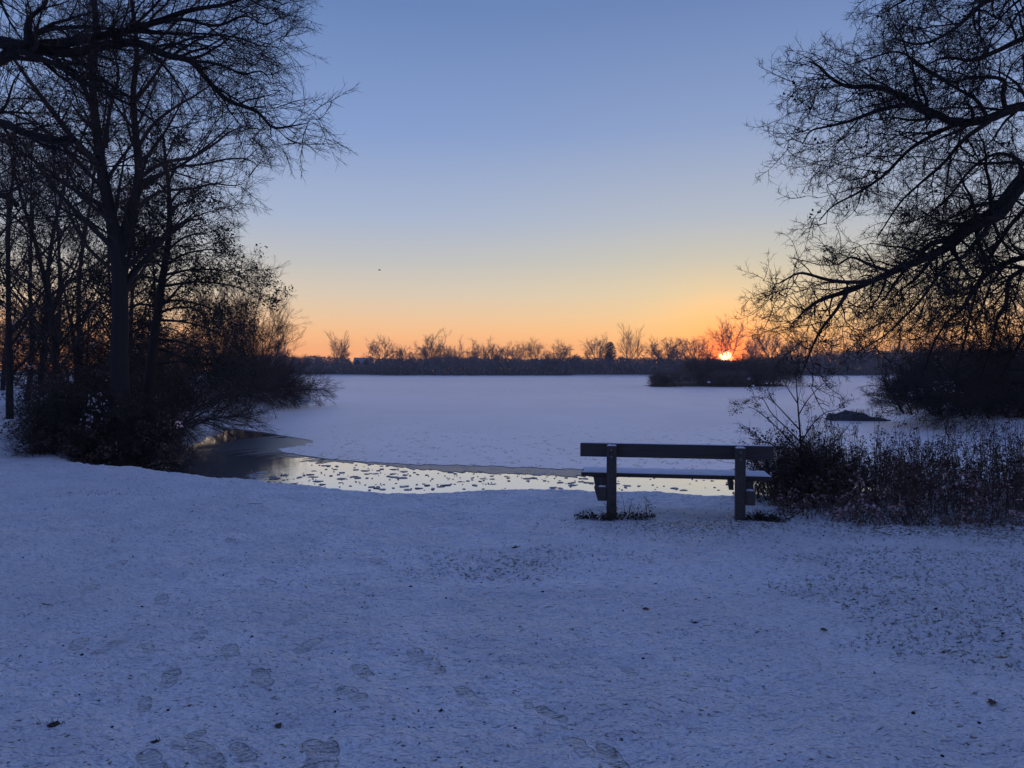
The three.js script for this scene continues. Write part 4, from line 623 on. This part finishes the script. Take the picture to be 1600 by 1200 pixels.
// ---------------------------------------------------------------- the far shore
{
  const D = 294, g = new THREE.PlaneGeometry(700, 46, 350, 10); g.rotateX(-Math.PI / 2); const p = g.attributes.position;
  for (let i = 0; i < p.count; i++) { const x = p.getX(i), t = (23 - p.getZ(i)) / 46; p.setXYZ(i, x, LAKE + 0.04 + 0.7 * sstep(0, 0.25, t) + 0.5 * t + 0.25 * (vnoise(x * 0.12, t * 9, 4) - 0.5) * sstep(0, 0.1, t), -D - t * 46 + (1 - t) * 3 * (vnoise(x * 0.06, 1, 6) - 0.5)); } g.computeVertexNormals();
  const bankTex = texture(512, 256, (i, j) => { const k = sstep(0.5, 0.6, fbm(i / 22, j / 12, 15, 3)); return [mix(0.3, 0.85, k), mix(0.28, 0.86, k), mix(0.26, 0.9, k)]; }, true); bankTex.repeat.set(12, 2);
  setting('far_bank', g, new THREE.MeshStandardMaterial({ map: bankTex, roughness: 0.9 }), 'low far bank with patches of snow');
  // height of the scrub above the lake, as photo y of its top
  const top = curve([[300, 557], [430, 556], [500, 557], [545, 558], [551, 570], [581, 570], [596, 561], [660, 560], [760, 560], [860, 561], [930, 559], [1000, 560], [1060, 562], [1110, 563], [1150, 564], [1185, 561], [1240, 556], [1320, 550], [1450, 549], [1700, 547]]);
  const R = rng(1500), t = new Tubes();
  const belt = thing('scrub_belt', 'long dark belt of bare scrub along the far shore', 'scrub'); delete belt.userData.category; belt.userData.kind = 'stuff';
  for (let k = 0; k < 66000; k++) {
    const px = 330 + 1380 * R(), d = D + 2 + 14 * R(), c = at(px, 587, d), hh = at(px, top(px), d).y - 0.3 + 1.5 * (fbm(px * 0.07, 3, 5) - 0.5), q = V(c.x, mix(LAKE - 0.1, hh, Math.pow(R(), 1.12)), -d), u = DIRS(R), v = DIRS(R); u.y = Math.abs(u.y) + 0.3;
    const big = 1.5 - 0.7 * clamp((q.y - LAKE) / 6, 0, 1); t.tri(q, q.clone().addScaledVector(u, big * (0.5 + 0.7 * R())), q.clone().addScaledVector(v, big * (0.35 + 0.4 * R())));
  }
  for (let k = 0; k < 12000; k++) { const px = 330 + 1380 * R(), d = D + 3 + 12 * R(), b = at(px, 575, d), e = at(px + (R() - 0.5) * 7, top(px) + 3 - 11 * R() * R() * R() * (0.5 + vnoise(px * 0.07, 9, 2)) - 1, d); t.tri(b.clone().add(V(-0.05, 0, 0)), b.clone().add(V(0.05, 0, 0)), e); }
  for (let k = 0; k < 110; k++) {   // bushy heads that lift the top line unevenly
    const px = 335 + 1370 * R(), d = D + 3 + 12 * R(), up = (2 + 9 * R() * R()) * (px > 545 && px < 590 ? 0.1 : 1), n = Math.round(40 + 12 * up), wide = 3 + 7 * R();
    for (let m = 0; m < n; m++) { const f = R() * 2 - 1, b = at(px + f * 2, 570, d + R()), e = at(px + f * wide, top(px) - up * Math.sqrt(1 - f * f) * (0.5 + 0.6 * R()), d + R()); t.tri(b.clone().add(V(-0.045, 0, 0)), b.clone().add(V(0.045, 0, 0)), e); const h = b.clone().lerp(e, 0.45), e2 = h.clone().add(V((R() - 0.5) * 1.8, 0.5 + 1.3 * R() * (up / 8), 0)); t.tri(h.clone().add(V(-0.035, 0, 0)), h.clone().add(V(0.035, 0, 0)), e2); }
  }
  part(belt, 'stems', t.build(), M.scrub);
  // single trees that stand up out of the belt: x, top, half width, shape
  const F2 = [[437, 535, 20, 'fan', 'thin twiggy tree nearest the left wood on the far shore'], [528, 533, 18, 'fan', 'fan-shaped bare tree left of the snowy roofs on the far shore'], [596, 532, 24, 'oak', 'round-crowned bare oak just right of the snowy roofs'], [628, 538, 13, 'oak', 'narrow bare tree right of the round-crowned oak'], [672, 531, 25, 'dense', 'dense broad bare tree, widest on the left half of the far shore'], [697, 538, 10, 'up', 'slender tree against the right side of the dense broad tree'], [716, 545, 9, 'up', 'smallest thin tree in the gap right of the dense broad tree'], [743, 534, 16, 'oak', 'open bare tree at the left end of the middle group'], [766, 533, 15, 'oak', 'bare tree in the middle of the middle group, right of the open one'], [786, 534, 13, 'oak', 'bare tree at the right end of the middle group'], [806, 538, 10, 'oak', 'thin pale tree left of the one above the picture centre'], [831, 529, 19, 'oak', 'bare tree just right of the picture centre, tallest there'], [876, 540, 20, 'dense', 'low bushy tree between two taller ones, right of centre'], [934, 527, 24, 'oak', 'broad bare tree with a dark evergreen at its right side'], [988, 529, 17, 'up', 'pale upright many-stemmed tree right of the evergreen'], [1033, 532, 22, 'dense', 'bushy bare tree left of the sun, first of the warm-lit row'], [1062, 535, 18, 'oak', 'small bare tree in the warm-lit row left of the sun'], [1088, 523, 24, 'oak', 'spreading bare tree immediately left of the sun'], [1137, 510, 31, 'vase', 'tall vase-shaped tree rising right above the sun'], [1180, 525, 18, 'up', 'thin-stemmed tree immediately right of the sun'], [1205, 518, 26, 'oak', 'wide bare tree right of the sun, behind the oak twigs'], [1250, 530, 24, 'dense', 'bare tree behind the left tips of the oak'], [1300, 534, 24, 'oak', 'far tree behind the oak limbs, second from its left tips'], [1350, 530, 26, 'dense', 'far tree behind the middle of the oak limbs'], [1405, 535, 24, 'oak', 'far tree behind the oak, right of its middle'], [1460, 530, 26, 'dense', 'far tree behind the drooping oak limbs'], [1520, 533, 26, 'oak', 'far tree seen through the right part of the oak'], [1580, 530, 26, 'dense', 'far tree seen through the oak at the picture edge']];
  F2.forEach(([px, ty, hw, kind, label], i) => {
    const d = D + 6 + 6 * (i % 3), b = at(px, 587, d); b.y = LAKE + 0.4; const h = (at(px, ty, d).y - b.y) * 0.95, W = hw / F * d * (kind === 'oak' || kind === 'dense' ? 1.15 : 1), RR = rng(1600 + i), g2 = thing('far_tree', label, 'tree'); g2.position.copy(b);
    const low = kind === 'vase' ? 0.45 : kind === 'fan' ? 0.42 : 0.36, stems = { fan: 9, up: 6, vase: 6, oak: 1, dense: 3 }[kind], crown = new Tubes(), trunk = new Tubes(), twig = (p, e, r, lvl) => {
      const q = p.clone().lerp(e, 0.5).add(DIRS(RR).multiplyScalar(p.distanceTo(e) * 0.09)); crown.add(lvl ? [p, q, e] : [p, e], lvl ? [r, r * 0.8, r * 0.5] : [r, r * 0.6], 3);
      if (lvl <= 0) return; const n = kind === 'dense' ? 7 : 6;
      for (let k = 0; k < n; k++) { const f = 0.25 + 0.75 * (k + RR()) / n, s = f < 0.5 ? p.clone().lerp(q, f * 2) : q.clone().lerp(e, f * 2 - 1), dir = e.clone().sub(p).normalize().addScaledVector(DIRS(RR), kind === 'up' || kind === 'fan' ? 0.6 : 1.0); dir.y += 0.12; twig(s, s.clone().addScaledVector(dir.normalize(), p.distanceTo(e) * (0.34 + 0.3 * RR())), Math.max(0.024, r * 0.6), lvl - 1); }
    };
    const ends = kind === 'oak' || kind === 'dense' ? 13 : stems;
    const foot = V(0, 0, 0), crotch = V((RR() - 0.5) * 0.4, h * low * (kind === 'oak' ? 0.85 : 0.5), 0); trunk.add([foot, crotch.clone().multiplyScalar(0.5), crotch], [0.34, 0.27, 0.22].map((v) => v * (hw / 24)), 7);
    for (let k = 0; k < ends; k++) {
      let a = RR() * 6.28, r = Math.sqrt((k + 0.5) / ends), e;
      if (kind === 'oak' || kind === 'dense') { const ph = (-0.12 + 1.24 * (k + 0.5) / ends) * Math.PI, rad = 0.6 + 0.3 * RR(); e = V(-Math.cos(ph) * W * rad, h * low + (h * (1 - low)) * Math.sin(ph) * rad, (RR() - 0.5) * W * 1.2); }
      else e = V(Math.cos(a) * W * (kind === 'fan' ? 1.0 : 0.8) * r, h * (kind === 'fan' ? 0.95 - 0.5 * r * r : kind === 'up' ? 0.55 + 0.38 * RR() : kind === 'vase' ? 0.95 - 0.2 * r * r : 0.9 - 0.3 * r * r), Math.sin(a) * W * 0.78 * r);
      twig(kind === 'fan' || kind === 'up' ? V((RR() - 0.5) * W * 0.16, h * 0.1, 0) : crotch, e, 0.11 * (hw / 24) + 0.02, kind === 'vase' ? 3 : 3);
    }
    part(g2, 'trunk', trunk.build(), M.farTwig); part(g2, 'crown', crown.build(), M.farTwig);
  });
  { // the dark evergreen
    const d = D + 9, b = at(953, 587, d); b.y = LAKE + 0.4; const h = at(953, 535, d).y - b.y, RR = rng(1700), o = thing('evergreen_tree', 'small dark evergreen beside a broad bare tree on the far shore', 'tree'); o.position.copy(b);
    const tr = new Tubes(); tr.add([V(0, 0, 0), V(0, h * 0.9, 0)], [0.25, 0.05], 7); part(o, 'trunk', tr.build(), M.bark);
    const c = new Tubes(); for (let k = 0; k < 1600; k++) { const f = RR(), rad = 2.6 * Math.pow(Math.sin(Math.PI * (0.1 + 0.85 * f)), 0.7) * Math.sqrt(RR()), a = RR() * 6.28, q = V(Math.cos(a) * rad, h * (0.3 + 0.7 * f), Math.sin(a) * rad), u = DIRS(RR).multiplyScalar(0.55), v = DIRS(RR).multiplyScalar(0.4); c.tri(q, q.clone().add(u), q.clone().add(v)); } part(o, 'crown', c.build(), M.evergreen);
  }
  { // house with two gables and snow on its roofs
    const d = 330, c = at(566, 575, d), o = thing('house', 'distant house with two dark gables under snowy roofs on the far shore', 'house'); o.position.set(c.x, -0.4, -d);
    const top = at(566, 558.5, d).y + 0.4, eave = at(566, 567.5, d).y + 0.4, w = 28 / F * d;
    const body = new THREE.BoxGeometry(w, eave, 5); body.translate(0, eave / 2, -3); part(o, 'wall', body, M.brick);
    const rs = new THREE.Shape([new THREE.Vector2(-3.1, eave - 0.1), new THREE.Vector2(0, top), new THREE.Vector2(3.1, eave - 0.1), new THREE.Vector2(2.9, eave - 0.25), new THREE.Vector2(-2.9, eave - 0.25)]), rg = new THREE.ExtrudeGeometry(rs, { depth: w + 0.6, bevelEnabled: false }); rg.rotateY(Math.PI / 2); rg.translate(-w / 2 - 0.3, 0, -3.2); part(o, 'roof', rg, std(0.3, 0.3, 0.32, 0.9), undefined).userData.label = 'snow-covered main roof';
    for (const gx of [-w * 0.27, w * 0.2]) { const hw = w * 0.19, gt = mix(eave, top, 0.62), gs = new THREE.Shape([new THREE.Vector2(-hw, 0), new THREE.Vector2(-hw, eave - 0.2), new THREE.Vector2(0, gt), new THREE.Vector2(hw, eave - 0.2), new THREE.Vector2(hw, 0)]), gg = new THREE.ExtrudeGeometry(gs, { depth: 2.6, bevelEnabled: false }); gg.translate(gx, 0, -1.6); const ga = part(o, 'gable', gg, M.bark);
      const win = new THREE.BoxGeometry(hw * 0.6, 1, 0.06); win.translate(gx, eave - 1.2, 1.03); part(ga, 'window', win, M.glass); }
    const ch = new THREE.BoxGeometry(0.6, 1.1, 0.5); ch.translate(w * 0.36, top + 0.2, -3); part(o, 'chimney', ch, M.brick);
  }
}
renderer.render(scene, camera);
